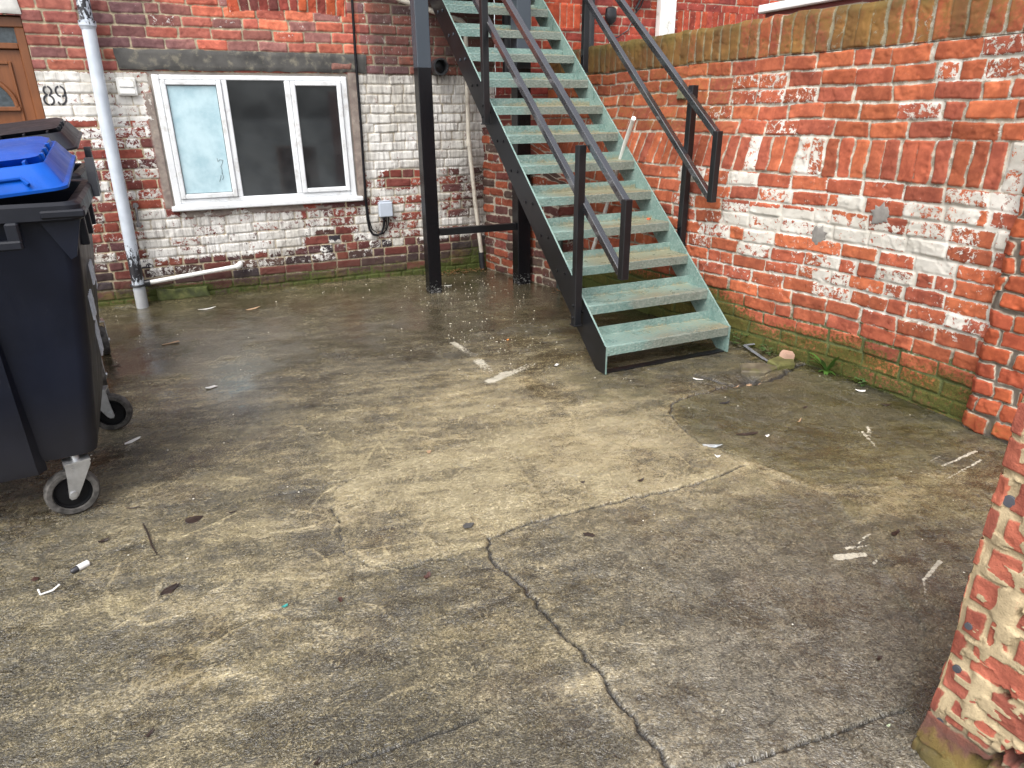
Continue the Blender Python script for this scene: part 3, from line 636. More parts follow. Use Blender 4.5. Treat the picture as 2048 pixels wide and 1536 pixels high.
tag(rough_block('lintel', (-1.98, -.012, 2.243), (-.905, .08, 2.40), simple('white_lintel', (.62, .61, .57), .8, .15, 8, .5, 70, dirt=(.25, .22, .18)), house), 'white painted lintel over the brown door')
# stencilled house number on the painted bricks
M_ink = simple('black_stencil_ink', (.035, .035, .04), .75, .4, 40)
def ribbon(mb, pts, wd):
    P = []
    for (a, b) in zip(pts, pts[1:]):
        n = max(1, int(math.hypot(b[0]-a[0], b[1]-a[1])/.004))
        for i in range(n): P.append((a[0]+(b[0]-a[0])*i/n, a[1]+(b[1]-a[1])*i/n))
    P.append(pts[-1]); V = []
    for i, p in enumerate(P):
        q0 = P[max(0, i-1)]; q1 = P[min(len(P)-1, i+1)]; dx, dz = q1[0]-q0[0], q1[1]-q0[1]; L = math.hypot(dx, dz) or 1
        for s in (-1, -.33, .33, 1): V.append((p[0]-dz/L*wd/2*s, p[1]+dx/L*wd/2*s))
    xs = np.array([v[0] for v in V]); zs = np.array([v[1] for v in V]); hh = house_eval(xs, zs)[0]
    hh = np.maximum(hh, -.006)
    mb.add(np.stack([xs, -hh-.0026, zs], 1), [(i*4+k, i*4+k+1, i*4+k+5, i*4+k+4) for i in range(len(P)-1) for k in range(3)])
num = MB()
def ell(cx, cz, rx, rz, a0, a1): return [(cx+rx*math.cos(R(a0+(a1-a0)*i/16)), cz+rz*math.sin(R(a0+(a1-a0)*i/16))) for i in range(17)]
def sl_(P): return [(x-(1.69-z)*.0, z) for x, z in P]
for P in (ell(-.851, 1.727, .025, .030, 98, 262), ell(-.851, 1.727, .025, .030, -82, 82), ell(-.855, 1.660, .032, .034, 98, 262), ell(-.855, 1.660, .032, .034, -82, 82),
          ell(-.768, 1.722, .030, .036, 98, 262), ell(-.768, 1.722, .030, .036, -82, 82), [(-.738, 1.718), (-.738, 1.68), (-.746, 1.65), (-.762, 1.632), (-.776, 1.628)], [(-.797, 1.650), (-.793, 1.636), (-.785, 1.629)]):
    ribbon(num, P, .013)
tag(num.build('house_number', M_ink, house, fix=False), 'black stencilled 89 on white paint')

# neighbour's house: same facade plane, past the yard wall
neigh = thing('neighbouring_house', 'red brick house beyond the boundary wall with pale joints and soldier arches', 'house', (2.9, HY, 0))
NB = Bricks(house_rows(3.1), 2.7, 7.2, 31, joint=.010, out=.002, warp=.003)
NA = Bricks([(0, .225, .079, 0), (.225, .5, .079, 0)], 2.7, 7.2, 32, joint=.008, warp=.002)
S = np.arange(2.90, 6.6, .011); Z = np.arange(1.70, 2.72, .010)
SS, ZZ = np.meshgrid(S, Z); s_ = SS.ravel(); z_ = ZZ.ravel()
h, sdf, bid = NB.relief(s_, z_, .007, .002); c = pal([(.36, .068, .042), (.30, .06, .045), (.42, .08, .04), (.26, .055, .045), (.33, .062, .04)], NB.r1, NB.r2)[bid]
for a, b in ((3.25, 3.83), (5.03, 6.4)):
    m = (s_ > a) & (s_ < b) & (z_ > 2.315) & (z_ < 2.54)
    ha, sa, ba = NA.relief(s_[m], z_[m]-2.31, .007, .002); h[m] = ha; sdf[m] = sa; c[m] = pal([(.44, .085, .04), (.38, .07, .04), (.3, .06, .04)], NA.r1, NA.r2)[ba]
zz0 = np.zeros(len(s_))
raw_mesh('wall', np.stack([s_-2.9, -h, z_], 1), grid_faces(len(S), len(Z)), M_house2, True, neigh, dict(sdf=sdf, bcol=c, paint=zz0+.18, algae=zz0, moss=zz0-.2, soot_shade=.25*boxf(s_, z_, 2.8, 3.4, 1.6, 2.4, .15), drip=zz0))
MB().box((0, 0, 2.7), (6, .3, 5.8)).box((0, .012, -.1), (6, .3, 1.7)).box((3.7, .012, 1.7), (6, .3, 2.7)).build('upper_wall', M_plainbrick, neigh)

# ------------------------------------------------------------------ the boundary wall on the right
M_yard = brick_material('yard_wall_brick', (.56, .49, .39), (.22, .19, .15), (.62, .60, .55), (.44, .42, .37), wet=.85, rough_bump=.55, jp=.8)
def wall_x(y, z):
    b = np.interp(y, WY, WXB); t_ = np.interp(y, WY, WXT); k = sstep(.9, 1.75, z); return b*(1-k)+t_*k
rows = []; z = -.09
while z < 1.10: rows.append((z, z+.0893, .232, .12)); z += .0893
rows[-1] = (rows[-1][0], 1.163, .232, .1)
rows.append((1.163, 1.39, .092, 0))
for i in range(5): rows.append((1.39+i*.092, 1.39+(i+1)*.092, .236 if i != 4 else .236, .15))
rows.append((1.85, 2.12, .088, 0))
YB = Bricks(rows, .2, 7.0, 51, joint=.012, jit=.005, rnd=.004, warp=.007, out=.0045, tilt=.03, edge=.004)
def yard_eval(y, z):
    h, sdf, bid = YB.relief(y, z, .010, .0032)
    ri = np.searchsorted(YB.rz, YB.zc)-1
    c = pal([(.33, .095, .050), (.36, .105, .052), (.29, .082, .050), (.40, .118, .055), (.33, .090, .050), (.37, .104, .050)], YB.r1, YB.r2)[bid]
    b = YB.r3[bid]; b2 = YB.r2[bid]
    fb = fbm(y*1.6, z*2.2, 81, 3)
    near = 1-sstep(3.1, 4.1, y)
    paint = np.full(y.shape, .03)+.07*near
    zn = boxf(y, z, .2, 4.2, .33, 1.17, .04)
    prob = (.19+.6*(fb-.5))*zn
    prob = np.maximum(prob, .95*boxf(y, z, 2.1, 3.9, .79, .96, .03)*(.7+.5*fb)); prob = np.maximum(prob, .55*boxf(y, z, 2.1, 2.95, .90, 1.17, .05))
    prob = np.maximum(prob, .36*boxf(y, z, 2.05, 3.0, .36, .60, .06)); prob = np.maximum(prob, .55*boxf(y, z, 3.35, 4.0, .62, .95, .1))
    soft = sstep(-.10, .10, prob-b); paint = paint+zn*(.13+.20*(b2-.5))+soft*(.40+.34*(YB.r1[bid]-.5))
    row_sold = boxf(y, z, .2, 3.75, 1.16, 1.39, .01); paint = np.where(row_sold > .5, .06+.62*(b > .70)*(.5+.5*b2), paint)
    up = sstep(1.39, 1.42, z)*(1-sstep(1.83, 1.86, z)); paint = np.where(up > .5, .06+.30*(b > .84)+.06*near, paint)
    cop = sstep(1.84, 1.86, z); paint = np.where(cop > .5, .10+.22*(b > .85), paint)
    # white-limed joints in the painted zone
    paint = paint+(.50+.5*(fb-.5)-.30*soft)*(1-sstep(-.004, .004, sdf))*np.maximum(zn, .65*near*(z > 1.1))
    paint *= 1-.75*sstep(.50, .30, z)
    far = sstep(3.35, 4.1, y)
    algae = cop*(.78+.35*(b-.5)+.5*(vnoise(y*3, z*1.5, 84)-.5))+.30*far*up*(.4+fb)+.25*far*sstep(1.0, 1.6, z)+.28*sstep(.42, .12, z)*(.4+.8*fb)
    moss = .62*sstep(.46, .10, z)*(.35+1.0*fb)+.50*boxf(y, z, 3.6, 4.6, .2, 1.75, .3)*(.35+.9*fb)+.30*sstep(.50, .30, z)*(1-sstep(3.5, 3.9, y)*0)+.25*sstep(3.2, 3.7, y)*sstep(.7, .3, z)
    soot_shade = .30*(1-sstep(-.004, .003, sdf))*sstep(.5, .3, z)+.30*sstep(3.9, 5.2, y)+.45*sstep(1.96, 2.08, z)*(.3+b)+.18*cop+.35*sstep(.16, .02, z)+.22*sstep(.45, .2, z)
    # render skirting at the foot
    sk = sstep(.115, .095, z+.03*(fbm(y*6, z*6, 86)-.5)); sk = sk*(.15+.85*(vnoise(y*3.1, z*0+.3, 87) > .56))
    k = sk[:, None]; c = c*(1-k)+k*np.array([.13, .125, .09])*(.7+.6*fbm(y*12, z*12, 88))[:, None]
    sdf = sdf*(1-sk)+.02*sk; h = h*(1-sk)+sk*(.010+.012*fbm(y*7, z*7, 89))
    return h, sdf, c, paint, algae, moss, soot_shade
bw = thing('boundary_wall', 'tall red brick yard wall with flaking white paint and mossy coping', 'wall')
ys = np.concatenate([np.arange(1.55, 4.4, .0065), np.arange(4.4, 6.62, .014)]); zs = np.concatenate([np.arange(-.05, 1.845, .0068), [1.850]])
def wall_mesh(name, ys, zs, mat, parent, topj=False, off=0.0, thick=.24):
    Y, Z = np.meshgrid(ys, zs); y = Y.ravel(); z = Z.ravel()
    h, sdf, c, pa, al, mo, so = yard_eval(y, z)
    x = wall_x(y, z)-h-off; n = len(ys); m = len(zs); F = [grid_faces(n, m)]
    zo = z.copy()
    if topj:
        k = sstep(zs[-1]-.05, zs[-1], z); j = vnoise(y*11.4, y*0+.5, 93); zo = z+k*(j-.5)*.022; x = x+k**3*.012
    V = np.stack([x, y, zo], 1); at = [sdf, c, pa, al, mo, so]
    rings = []
    # top and back
    base = len(V); top = np.arange((m-1)*n, m*n); pts = V[top]
    mid = pts+np.array([thick*.5, 0, .004]); bk = pts+np.array([thick, 0, 0]); bb = bk.copy(); bb[:, 2] = zs[0]
    bot = V[:n]
    V = np.concatenate([V, mid, bk, bb]); nn = 3*n
    for a0, b0 in ((np.arange((m-1)*n, m*n), base+np.arange(n)), (base+np.arange(n), base+n+np.arange(n)), (base+n+np.arange(n), base+2*n+np.arange(n))):
        F.append(np.stack([a0[:-1], a0[1:], b0[1:], b0[:-1]], 1))
    ext = lambda a: np.concatenate([a]+[a[top]]*3)
    return raw_mesh(name, V, np.concatenate(F), mat, True, parent, dict(sdf=ext(sdf), bcol=ext(c), paint=ext(pa), algae=ext(al), moss=ext(mo), soot_shade=ext(so)))
wall_mesh('brickwork', ys, zs, M_yard, bw)
MB().box((3.505, -5, -.1), (3.75, 1.552, 2.06)).build('near_brickwork', M_plainbrick, bw)
wall_mesh('coping', ys, np.arange(1.852, 2.078, .0068), M_yard, bw, True, .004, .25)
# rough pier standing proud at the near end
PB = Bricks([(-.09+i*.0893, -.09+(i+1)*.0893, .225, .25) for i in range(24)], .2, 2.2, 61, joint=.016, jit=.009, rnd=.006, warp=.011, out=.008, tilt=.05, edge=.004)
def pier_part():
    ys = np.arange(.9, 1.935, .0065); zs = np.arange(-.05, 2.0, .0068); Y, Z = np.meshgrid(ys, zs); y = Y.ravel(); z = Z.ravel()
    edge = .03*(vnoise(z*11, z*0+2.2, 64)-.5)
    h, sdf, bid = PB.relief(y, z, .014, .004); fb = fbm(y*2, z*2, 65)
    c = pal([(.36, .085, .038), (.40, .10, .042), (.30, .07, .036), (.34, .085, .04)], PB.r1, PB.r2)[bid]
    k = sstep(1.90, 1.935, y)
    V = np.stack([3.455-h+k*.02+0*y, y+edge*sstep(1.6, 1.93, y), z], 1); n = len(ys); m = len(zs)
    F = [grid_faces(n, m)]; far = np.arange(m)*n+n-1; base = len(V); V2 = V[far]+np.array([.075, .0, 0]); V = np.concatenate([V, V2])
    F.append(np.stack([far[:-1], base+np.arange(m-1), base+np.arange(1, m), far[1:]], 1))
    ext = lambda a: np.concatenate([a, a[far]])
    raw_mesh('pier', V, np.concatenate(F), M_yard, True, bw, dict(sdf=ext(sdf), bcol=ext(c), paint=ext(.03+.5*(PB.r3[bid] > .90)), algae=ext(.5*sstep(.3, .05, z)), moss=ext(.45*sstep(.25, .0, z)*(.3+fb)-.05), soot_shade=ext(.35*sstep(.12, .0, z)+.75*(1-sstep(-.006, .002, sdf)))))  # soot at the foot; shadow in the joint gaps painted dark as well
pier_part()
# grey cement patches
M_cem = simple('cement_patch', (.19, .18, .165), .8, .2, 20, .5, 90)
def blob(cy, cz, ry, rz, seed, parent, name='cement_patch', mat=None, th=.012):
    rr = random.Random(seed); P = []
    for i in range(22):
        a = 2*math.pi*i/22; k = 1+rr.uniform(-.3, .2); P.append((cy+ry*math.cos(a)*k, cz+rz*math.sin(a)*k))
    b = MB(); V = []
    for s, o in ((1.06, -.004), (1.0, .4*th), (.85, th), (.4, th*1.15)):
        for (y, z) in P:
            yy, zz = cy+(y-cy)*s, cz+(z-cz)*s; V.append((float(wall_x(np.array([yy]), np.array([zz]))[0])-o, yy, zz))
    n = len(P); F = [(i*n+k, i*n+(k+1) % n, (i+1)*n+(k+1) % n, (i+1)*n+k) for i in range(3) for k in range(n)]+[tuple(range(3*n, 4*n))]
    b.add(V, F); return b.build(name, mat or M_cem, parent, True)
blob(3.02, .823, .046, .058, 3, bw, th=.004); blob(2.655, .985, .056, .060, 8, bw, th=.004)
blob(4.42, 1.66, .07, .05, 5, bw, 'cement_patch', simple('green_patch', (.16, .165, .10), .9, .3, 20, .6), .02)
# the old buttress of brick in the corner under the stairs
BB = Bricks([(-.09+i*.084, -.09+(i+1)*.084, .23, .2) for i in range(22)], -.5, 2.5, 71, joint=.014, jit=.006, rnd=.012, warp=.01, out=.010, tilt=.05)
def buttress():
    L = 1.20; s = np.arange(0, L+.45, .009); zs = np.arange(-.05, 1.5, .009); S_, Z_ = np.meshgrid(s, zs); s_ = S_.ravel(); z = Z_.ravel()
    h, sdf, bid = BB.relief(s_, z, .014, .006); c = pal([(.26, .07, .04), (.18, .055, .045), (.12, .05, .045), (.30, .08, .04), (.09, .06, .05)], BB.r1, BB.r2)[bid]
    t_ = np.clip(s_/L, 0, 1); turn = np.clip(s_-L, 0, 1)
    x = 2.745+.235*t_+turn-h*(turn == 0); y = HY+.01-1.17*t_-h*(turn > 0)
    # broken, stepped-down top
    top = 1.46-.55*np.clip((s_-.55)/.65, 0, 1)-.1*np.floor(np.clip(s_-.5, 0, 1)*5)/5-.06*vnoise(s_*9, s_*0, 73); zc = np.minimum(z, top)
    back = np.clip((z-top)/.3, 0, 1); x = x+back*.3
    fb = fbm(s_*3, z*3, 74)
    raw_mesh('buttress', np.stack([x, y, zc], 1), grid_faces(len(s), len(zs)), M_yard, True, bw, dict(sdf=sdf, bcol=c, paint=.16+.12*(BB.r3[bid] > .8), algae=.35*fb+.25*sstep(.7, .1, z), moss=.42*fb*sstep(.9, .2, z)+.15*sstep(.2, 0, s_)*fb, soot_shade=.30+.2*fb))
buttress()

# ------------------------------------------------------------------ steel stairs
def steel_green():
    t = NT('green_steel'); P = t.pos(); n = t.noise(7, 6, .65, .3); n2 = t.noise(60, 5, .7); n3 = t.noise(3.2, 4, .6); st = t.noise(1, 4, .6, 0, t.mapv(P, (60, 6, 6)))
    nrm = t.sep(t.n('ShaderNodeNewGeometry').outputs['Normal'])
    rnd_ = t.n('ShaderNodeObjectInfo').outputs['Random']
    n3 = t.math('ADD', n3, t.math('MULTIPLY', t.math('SUBTRACT', rnd_, .5), .40))
    c = t.mix(t.ss(n, .3, .7), (.125, .208, .188), (.205, .305, .272))
    c = t.mix(t.math('MULTIPLY', t.ss(n2, .48, .68), .6), c, (.36, .42, .38))
    ed = t.attr('edge'); X = t.sep(P)[0]; wear = t.ss(X, 2.25, 2.75)
    # worn grey-brown nosing and rusty scum on the walking surface
    g = t.ss(t.math('ADD', t.math('MULTIPLY', t.math('MULTIPLY', ed, wear), .75), t.math('MULTIPLY', t.math('SUBTRACT', n, .5), 1.0)), .18, .55)
    c = t.mix(t.math('MULTIPLY', g, .6), c, t.mix(t.ss(n2, .3, .7), (.115, .105, .083), (.205, .19, .155)))
    ru = t.ss(t.math('ADD', t.math('MULTIPLY', t.attr('flat'), .50), t.math('ADD', t.math('MULTIPLY', t.math('SUBTRACT', n3, .5), .9), t.math('MULTIPLY', t.math('SUBTRACT', n2, .5), .9))), .26, .56)
    c = t.mix(t.math('MULTIPLY', t.math('MULTIPLY', ru, t.ss(X, 2.22, 2.5)), .6), c, t.mix(n2, (.14, .095, .04), (.36, .27, .12)))
    c = t.mix(t.math('MULTIPLY', t.ss(st, .66, .75), .65), c, (.045, .05, .048))
    c = t.mix(t.math('MULTIPLY', t.ss(t.noise(45, 3), .68, .74), .8), c, (.06, .06, .05))
    v = t.n('ShaderNodeTexVoronoi'); v.inputs['Randomness'].default_value = 0; v.inputs['Scale'].default_value = 1
    q = t.sep(P); cv = t.n('ShaderNodeCombineXYZ'); t.link(q[0], cv.inputs[0]); t.link(t.math('SUBTRACT', q[1], q[2]), cv.inputs[1])
    t.link(t.mapv(cv.outputs[0], (26, 62, 1), (0, 0, R(38))), v.inputs['Vector'])
    lz = t.math('MULTIPLY', t.ss(v.outputs['Distance'], .22, .36, 1, 0), t.attr('plate'))
    h = t.math('ADD', lz, t.math('MULTIPLY', n2, .25))
    ro = t.lin(n, .3, .7, .22, .42)
    return t.done(c, ro, t.bump(h, .5, .003), spec=.55)
M_green = steel_green()
def steel_black(name, base=(.006, .0065, .008), drops=True):
    t = NT(name); n = t.noise(6, 5, .6); n2 = t.noise(55, 5, .7)
    c = t.mix(t.ss(n, .3, .7), tuple(x*.8 for x in base), tuple(x*1.5 for x in base))
    c = t.mix(t.math('MULTIPLY', t.ss(n2, .68, .78), .3), c, (.09, .085, .08))
    ro = t.lin(n2, .3, .7, .16, .36) if drops else t.lin(n, .3, .7, .30, .40)
    d = t.n('ShaderNodeTexVoronoi'); d.inputs['Scale'].default_value = 85; t.link(t.pos(), d.inputs['Vector'])
    h = t.math('ADD', t.math('MULTIPLY', t.ss(d.outputs['Distance'], .15, .42, 1, 0), .6 if drops else 0.0), t.math('MULTIPLY', n2, .25))
    return t.done(c, ro, t.bump(h, .35, .002), spec=1.0 if drops else .5, coat=1.0 if drops else None)
M_black = steel_black('black_steel', drops=False); M_rail = steel_black('wet_black_rail', (.012, .012, .015))
def chipped_black():
    t = NT('chipped_black_post'); z = t.sep(t.pos())[2]; n = t.noise(70, 6, .75, .8); n2 = t.noise(8, 3)
    m = t.ss(t.math('ADD', n, t.ss(z, .0, .30, .05, -.2)), .60, .64)
    up = t.ss(t.math('ADD', z, t.math('MULTIPLY', n2, .02)), 1.895, 1.905)
    c = t.mix(up, (.005, .005, .0065), (.055, .067, .082)); c = t.mix(t.math('MULTIPLY', m, .85), c, (.34, .34, .33))
    return t.done(c, .26, t.bump(t.math('ADD', n2, t.math('MULTIPLY', m, -.4)), .2, .003), spec=.35)
M_post = chipped_black()
stair = thing('metal_staircase', 'steep outdoor steel staircase with pale green treads and black handrails', 'staircase', (2.68, 3.36, 0))
OX, OY = 2.68, 3.36
xL, xR, y1, g, z1, rise = 2.188, 3.174, 3.3635, .24263, .1857, .2
NT_ = 14
def tread_mesh():
    prof = [(0, -.062), (0, -.008), (.0025, -.0025), (.008, 0), (.205, 0), (.211, .003), (.213, .058)]
    inn = [(.219, .058), (.217, -.003), (.209, -.006), (.010, -.006), (.006, -.010), (.006, -.062)]
    P = prof+inn; n = len(P); L = xR-xL-.024; V = []; nx = 2
    for x in (0, L): V += [(x, p[0], p[1]) for p in P]
    F = [(k, (k+1) % n, n+(k+1) % n, n+k) for k in range(n)]+[tuple(range(n-1, -1, -1)), tuple(range(n, 2*n))]
    b = MB(); b.add(V, F)
    for x in (0.001, L-.007): b.prism([(.008, -.0065), (.20, -.0065), (.20, -.075), (.03, -.075)], 'x', x, x+.006)
    return b
tb = tread_mesh()
def tread_attrs(me):
    n = len(me.vertices); co = np.zeros(n*3, np.float32); me.vertices.foreach_get('co', co); co = co.reshape(-1, 3)
    for k, v in (('edge', np.clip(1-co[:, 1]/.05, 0, 1)), ('flat', ((co[:, 1] > .001) & (np.abs(co[:, 2]) < .006)).astype(float)), ('plate', np.ones(n))):
        a = me.attributes.new(k, 'FLOAT', 'POINT'); a.data.foreach_set('value', v.astype(np.float32))
t0 = None
for k in range(NT_):
    if t0 is None:
        t0 = tb.build('tread', M_green, stair); tread_attrs(t0.data); o = t0
    else:
        o = t0.copy(); COL.objects.link(o); o.parent = stair
    o.location = (xL+.012-OX, y1+k*g-OY, z1+k*rise)
def stringer(name, x0, x1, outer):
    sl = rise/g; dv = .245; ye = y1+(NT_-.2)*g; zt = lambda y: z1+(y-(y1+.012))*sl+.004
    P = [(y1-.004, .004), (y1-.004, z1), (y1+.012, z1+.006), (ye, zt(ye)), (ye, zt(ye)-dv), (y1+.012+(dv-z1+.0)/sl+.02, .004)]
    b = MB(); n = len(P); V = [(x0, *p) for p in P]+[(x1, *p) for p in P]; b.add(V, [])
    for k in range(n): b.f.append((k, (k+1) % n, n+(k+1) % n, n+k)); b.mi.append(1)
    b.f.append(tuple(range(n-1, -1, -1))); b.mi.append(0 if outer < 0 else 1); b.f.append(tuple(range(n, 2*n))); b.mi.append(1 if outer < 0 else 0)
    xo = x0 if outer < 0 else x1
    b.cur = 2
    for k in range(1, NT_):
        for dy, dz in ((.045, -.045), (.155, -.045)):
            y, z = y1+k*g+dy, z1+k*rise+dz
            b.tube([(xo-.001*outer*-1, y, z), (xo+outer*.008, y, z)], .0105, 6)
    for v in range(len(b.v)): b.v[v] = (b.v[v][0]-OX, b.v[v][1]-OY, b.v[v][2])
    return b.build(name, [M_black, M_green, M_post], stair)
stringer('stringer', xL-.001, xL+.011, -1); stringer('stringer', xR-.011, xR+.001, 1)
def P_(x, y, z): return (x-OX, y-OY, z)
def rail_side(x, ytop, ztop, ymid, zmid, st, sm, posts, dx):
    hr = thing('handrail', None, None); hr.parent = stair
    a = MB(); yt = 6.7
    def seg(b, y0, z0, s):
        b.bar(P_(x, y0, z0), P_(x, yt, z0+(yt-y0)*s), .042, .042)
    seg(a, ytop, ztop-.022, st); o = a.build('top_rail', M_rail, hr)
    b = MB(); seg(b, ymid, zmid-.022, sm); b.build('mid_rail', M_rail, hr)
    MB().box(P_(x-.023, ytop-.026, zmid-.055), P_(x+.023, ytop+.022, ztop+.003), bev=.003).build('end_post', M_black, hr)
    for (y, z0, z1_) in posts:
        mb_ = MB().box(P_(x+dx-.025, y-.025, z0), P_(x+dx+.025, y+.025, z1_), bev=.003)
        mb_.box(P_(x+dx-.032, y-.032, z0-.004), P_(x+dx+.032, y+.032, z0+.004), bev=.001)
        for q_ in (.05, .13): mb_.tube([P_(x+dx-.026, y, z0+q_), P_(x+dx-.034, y, z0+q_)], .011, 6)
        mb_.build('post', M_black, hr)
    for o in hr.children: pass
    return hr
rail_side(2.178, 3.205, 1.088, 3.225, .70, .755, .785, [(3.66, .255, 1.357), (5.09, 1.46, 2.75)], -.034)
rail_side(3.190, 3.695, 1.412, 3.715, 1.02, .755, .82, [(4.035, .62, 1.70), (5.50, 1.85, 3.0)], .045)
# supporting posts, brace and landing
for (x, y, w_) in ((1.925, 5.90, .118), (2.808, 5.86, .132)):
    MB().box(P_(x-w_/2, y-w_/2, -.01), P_(x+w_/2, y+w_/2, 2.82), bev=.005).build('support_post', M_post, stair)
MB().bar(P_(1.985, 5.885, .545), P_(2.742, 5.86, .545), .05, .062).build('cross_brace', M_black, stair)
MB().box(P_(1.85, 6.30, 2.86), P_(3.2, 6.60, 2.90)).box(P_(1.85, 6.25, 2.74), P_(3.2, 6.30, 2.90)).build('landing', M_black, stair)
MB().box(P_(xL+.02, y1+.012, .002), P_(xR-.02, y1+.06, .010)).build('foot_plate', M_black, stair)

# ------------------------------------------------------------------ fixtures on the walls
def drain_mat():
    t = NT('peeling_blue_paint'); z = t.sep(t.pos())[2]; n = t.noise(1, 6, .72, .8, t.mapv(t.pos(), (45, 45, 22))); n2 = t.noise(6, 3)
    lo = t.ss(z, .30, .70, .20, -.14); lo2 = t.ss(z, .14, .30, -.30, 0); hi = t.ss(z, 2.12, 2.24, 0, .24)
    m = t.ss(t.math('ADD', n, t.math('ADD', t.math('ADD', lo, lo2), hi)), .565, .60)
    c = t.mix(t.ss(n2, .3, .7), (.44, .49, .55), (.55, .60, .66)); c = t.mix(t.ss(z, .12, .22, .6, 0), c, (.25, .24, .22)); c = t.mix(m, c, (.018, .018, .022))
    return t.done(c, .38, t.bump(t.math('MULTIPLY', m, -1.0), .3, .003))
M_drain = drain_mat(); M_pvcw = simple('white_pvc', (.78, .78, .75), .35, .05, 8, .03, dirt=(.42, .40, .34), dscale=14); M_pvcb = simple('black_pvc', (.018, .019, .022), .35, .3)
M_cream = simple('cream_pvc', (.56, .52, .44), .45, .12, 9, .05, dirt=(.22, .19, .15), dscale=8)
dp = thing('drainpipe', 'pale blue drainpipe with peeling paint between door and window', 'drainpipe', (-.5, 6.53, 0))
MB().tube([(-.022, .0, -.01), (-.004, 0, .8), (.004, 0, 1.5), (.022, 0, 2.16)], .048, 24).build('pipe', M_drain, dp, True)
MB().tube([(.020, 0, 2.15), (.020, 0, 2.168), (.021, 0, 2.172), (.021, 0, 2.205), (.021, 0, 2.21)], [.050, .056, .060, .060, .050], 24).build('collar', M_drain, dp, True)
MB().tube([(.022, 0, 2.2), (.030, 0, 2.8)], .046, 24).build('upper_pipe', M_drain, dp, True)
wp = thing('waste_pipe', 'short white waste pipe sloping across the house wall into the drainpipe', 'pipe', (0, 6.54, 0))
MB().tube([(-.435, -.0, .205), (.285, .01, .272)], .019, 16).build('pipe', M_pvcw, wp, True)
MB().tube([(.28, .008, .271), (.305, .012, .276), (.318, .03, .28), (.322, .09, .28)], .026, 16).build('elbow', M_pvcw, wp, True)
MB().tube([(-.475, -.0, .200), (-.425, 0, .205)], .030, 16).tube([(-.52+.055*math.cos(a), -.012+.055*math.sin(a), .195) for a in [i*math.pi/8 for i in range(17)]], .010, 8).build('connector', M_pvcb, wp, True)
vc = thing('vent_cover', 'square white vent cover on the flaking wall beside the window', 'vent', (-.305, HY-.005, 1.757))
b = MB().box((-.07, -.022, -.066), (.07, .012, .066), bev=.006); b.build('frame', M_pvcw, vc)
for i, (za, zb) in enumerate(((-.05, -.006), (.0, .05))): MB().prism([(-.034, za), (-.023, zb), (-.022, za)], 'x', -.052, .052).build('flap', M_pvcw, vc)
jb = thing('junction_box', 'small pale grey junction box low on the wall right of the window', 'junction box', (1.703, HY-.005, .687))
MB().box((-.066, -.05, -.074), (.066, .01, .066), bev=.008).build('case', simple('grey_box', (.42, .47, .54), .4, .05), jb)
MB().box((-.05, -.04, .066), (.05, .008, .078), bev=.003).build('hinge_cap', simple('grey_box_top', (.36, .40, .46), .45, .05), jb)
cb = MB(); cb.tube([(1.552, 6.600, 2.75), (1.552, 6.598, 2.45), (1.541, 6.598, 2.06), (1.536, 6.598, 1.45), (1.520, 6.598, .80), (1.522, 6.60, .60), (1.535, 6.60, .50), (1.562, 6.60, .452), (1.605, 6.60, .442), (1.648, 6.60, .462), (1.672, 6.60, .51), (1.68, 6.59, .57), (1.682, 6.585, .62)], .0115, 8)
cb.tube([(1.60, 6.61, .444), (1.66, 6.605, .452), (1.70, 6.60, .49), (1.722, 6.59, .55), (1.726, 6.585, .62)], .006, 7).tube([(1.70, 6.585, .62), (1.705, 6.60, .55), (1.69, 6.605, .49)], .005, 6)
cb.tube([(1.528, 6.604, .8), (1.536, 6.604, .6), (1.56, 6.606, .50), (1.60, 6.606, .468), (1.64, 6.606, .48)], .005, 6)
tag(cb.build('cable', simple('black_cable', (.007, .007, .009), .5, spec=.2), None, True), 'black cable hanging down the wall and looping up into the grey box', 'cable')
M_flue = simple('dark_vent', (.03, .032, .035), .4)
fl = thing('extractor_vent', 'round dark vent pipe sticking out of the wall behind the stair post', 'vent pipe', (2.30, HY, 1.938))
MB().ring_loft([[(rr*math.cos(a), yy, rr*math.sin(a)) for a in [2*math.pi*i/24 for i in range(24)]] for rr, yy in ((.070, .02), (.070, -.11), (.074, -.115), (.074, -.125), (.060, -.125), (.058, -.06))], (True, False)).build('pipe', M_flue, fl, True)
MB().ring_loft([[(rr*math.cos(a), yy, rr*math.sin(a)) for a in [2*math.pi*i/24 for i in range(24)]] for rr, yy in ((.058, -.06), (.03, -.066))], (False, True)).build('damper', M_black, fl, True)
cp = thing('overflow_pipe', 'cream waste pipe running down the painted corner behind the stairs', 'pipe', (2.58, 6.555, 0))
MB().tube([(-.95, 0, 2.61), (-.62, 0, 2.47), (-.04, 0, 2.325), (-.012, 0, 2.30), (-.006, 0, 2.26), (-.008, .0, 1.3), (.04, 0, .72), (.098, 0, .16)], .0205, 14).build('pipe', M_cream, cp, True)
MB().tube([(-.010, 0, 1.30), (-.006, 0, 1.24)], .027, 14).tube([(-.008, .0, 1.27), (-.008, .08, 1.27)], .008, 8).build('bracket', M_cream, cp, True)
MB().tube([(.092, 0, .19), (.105, 0, .02)], .030, 14).build('shoe', M_pvcb, cp, True)
stb = MB().tube([(-.418, 6.59, .85), (-.418, 6.585, .83), (-.424, 6.583, .70)], .010, 10).tube([(-.424, 6.583, .705), (-.425, 6.583, .672)], .019, 10).tube([(-.418, 6.62, .845), (-.418, 6.585, .845)], .022, 10)
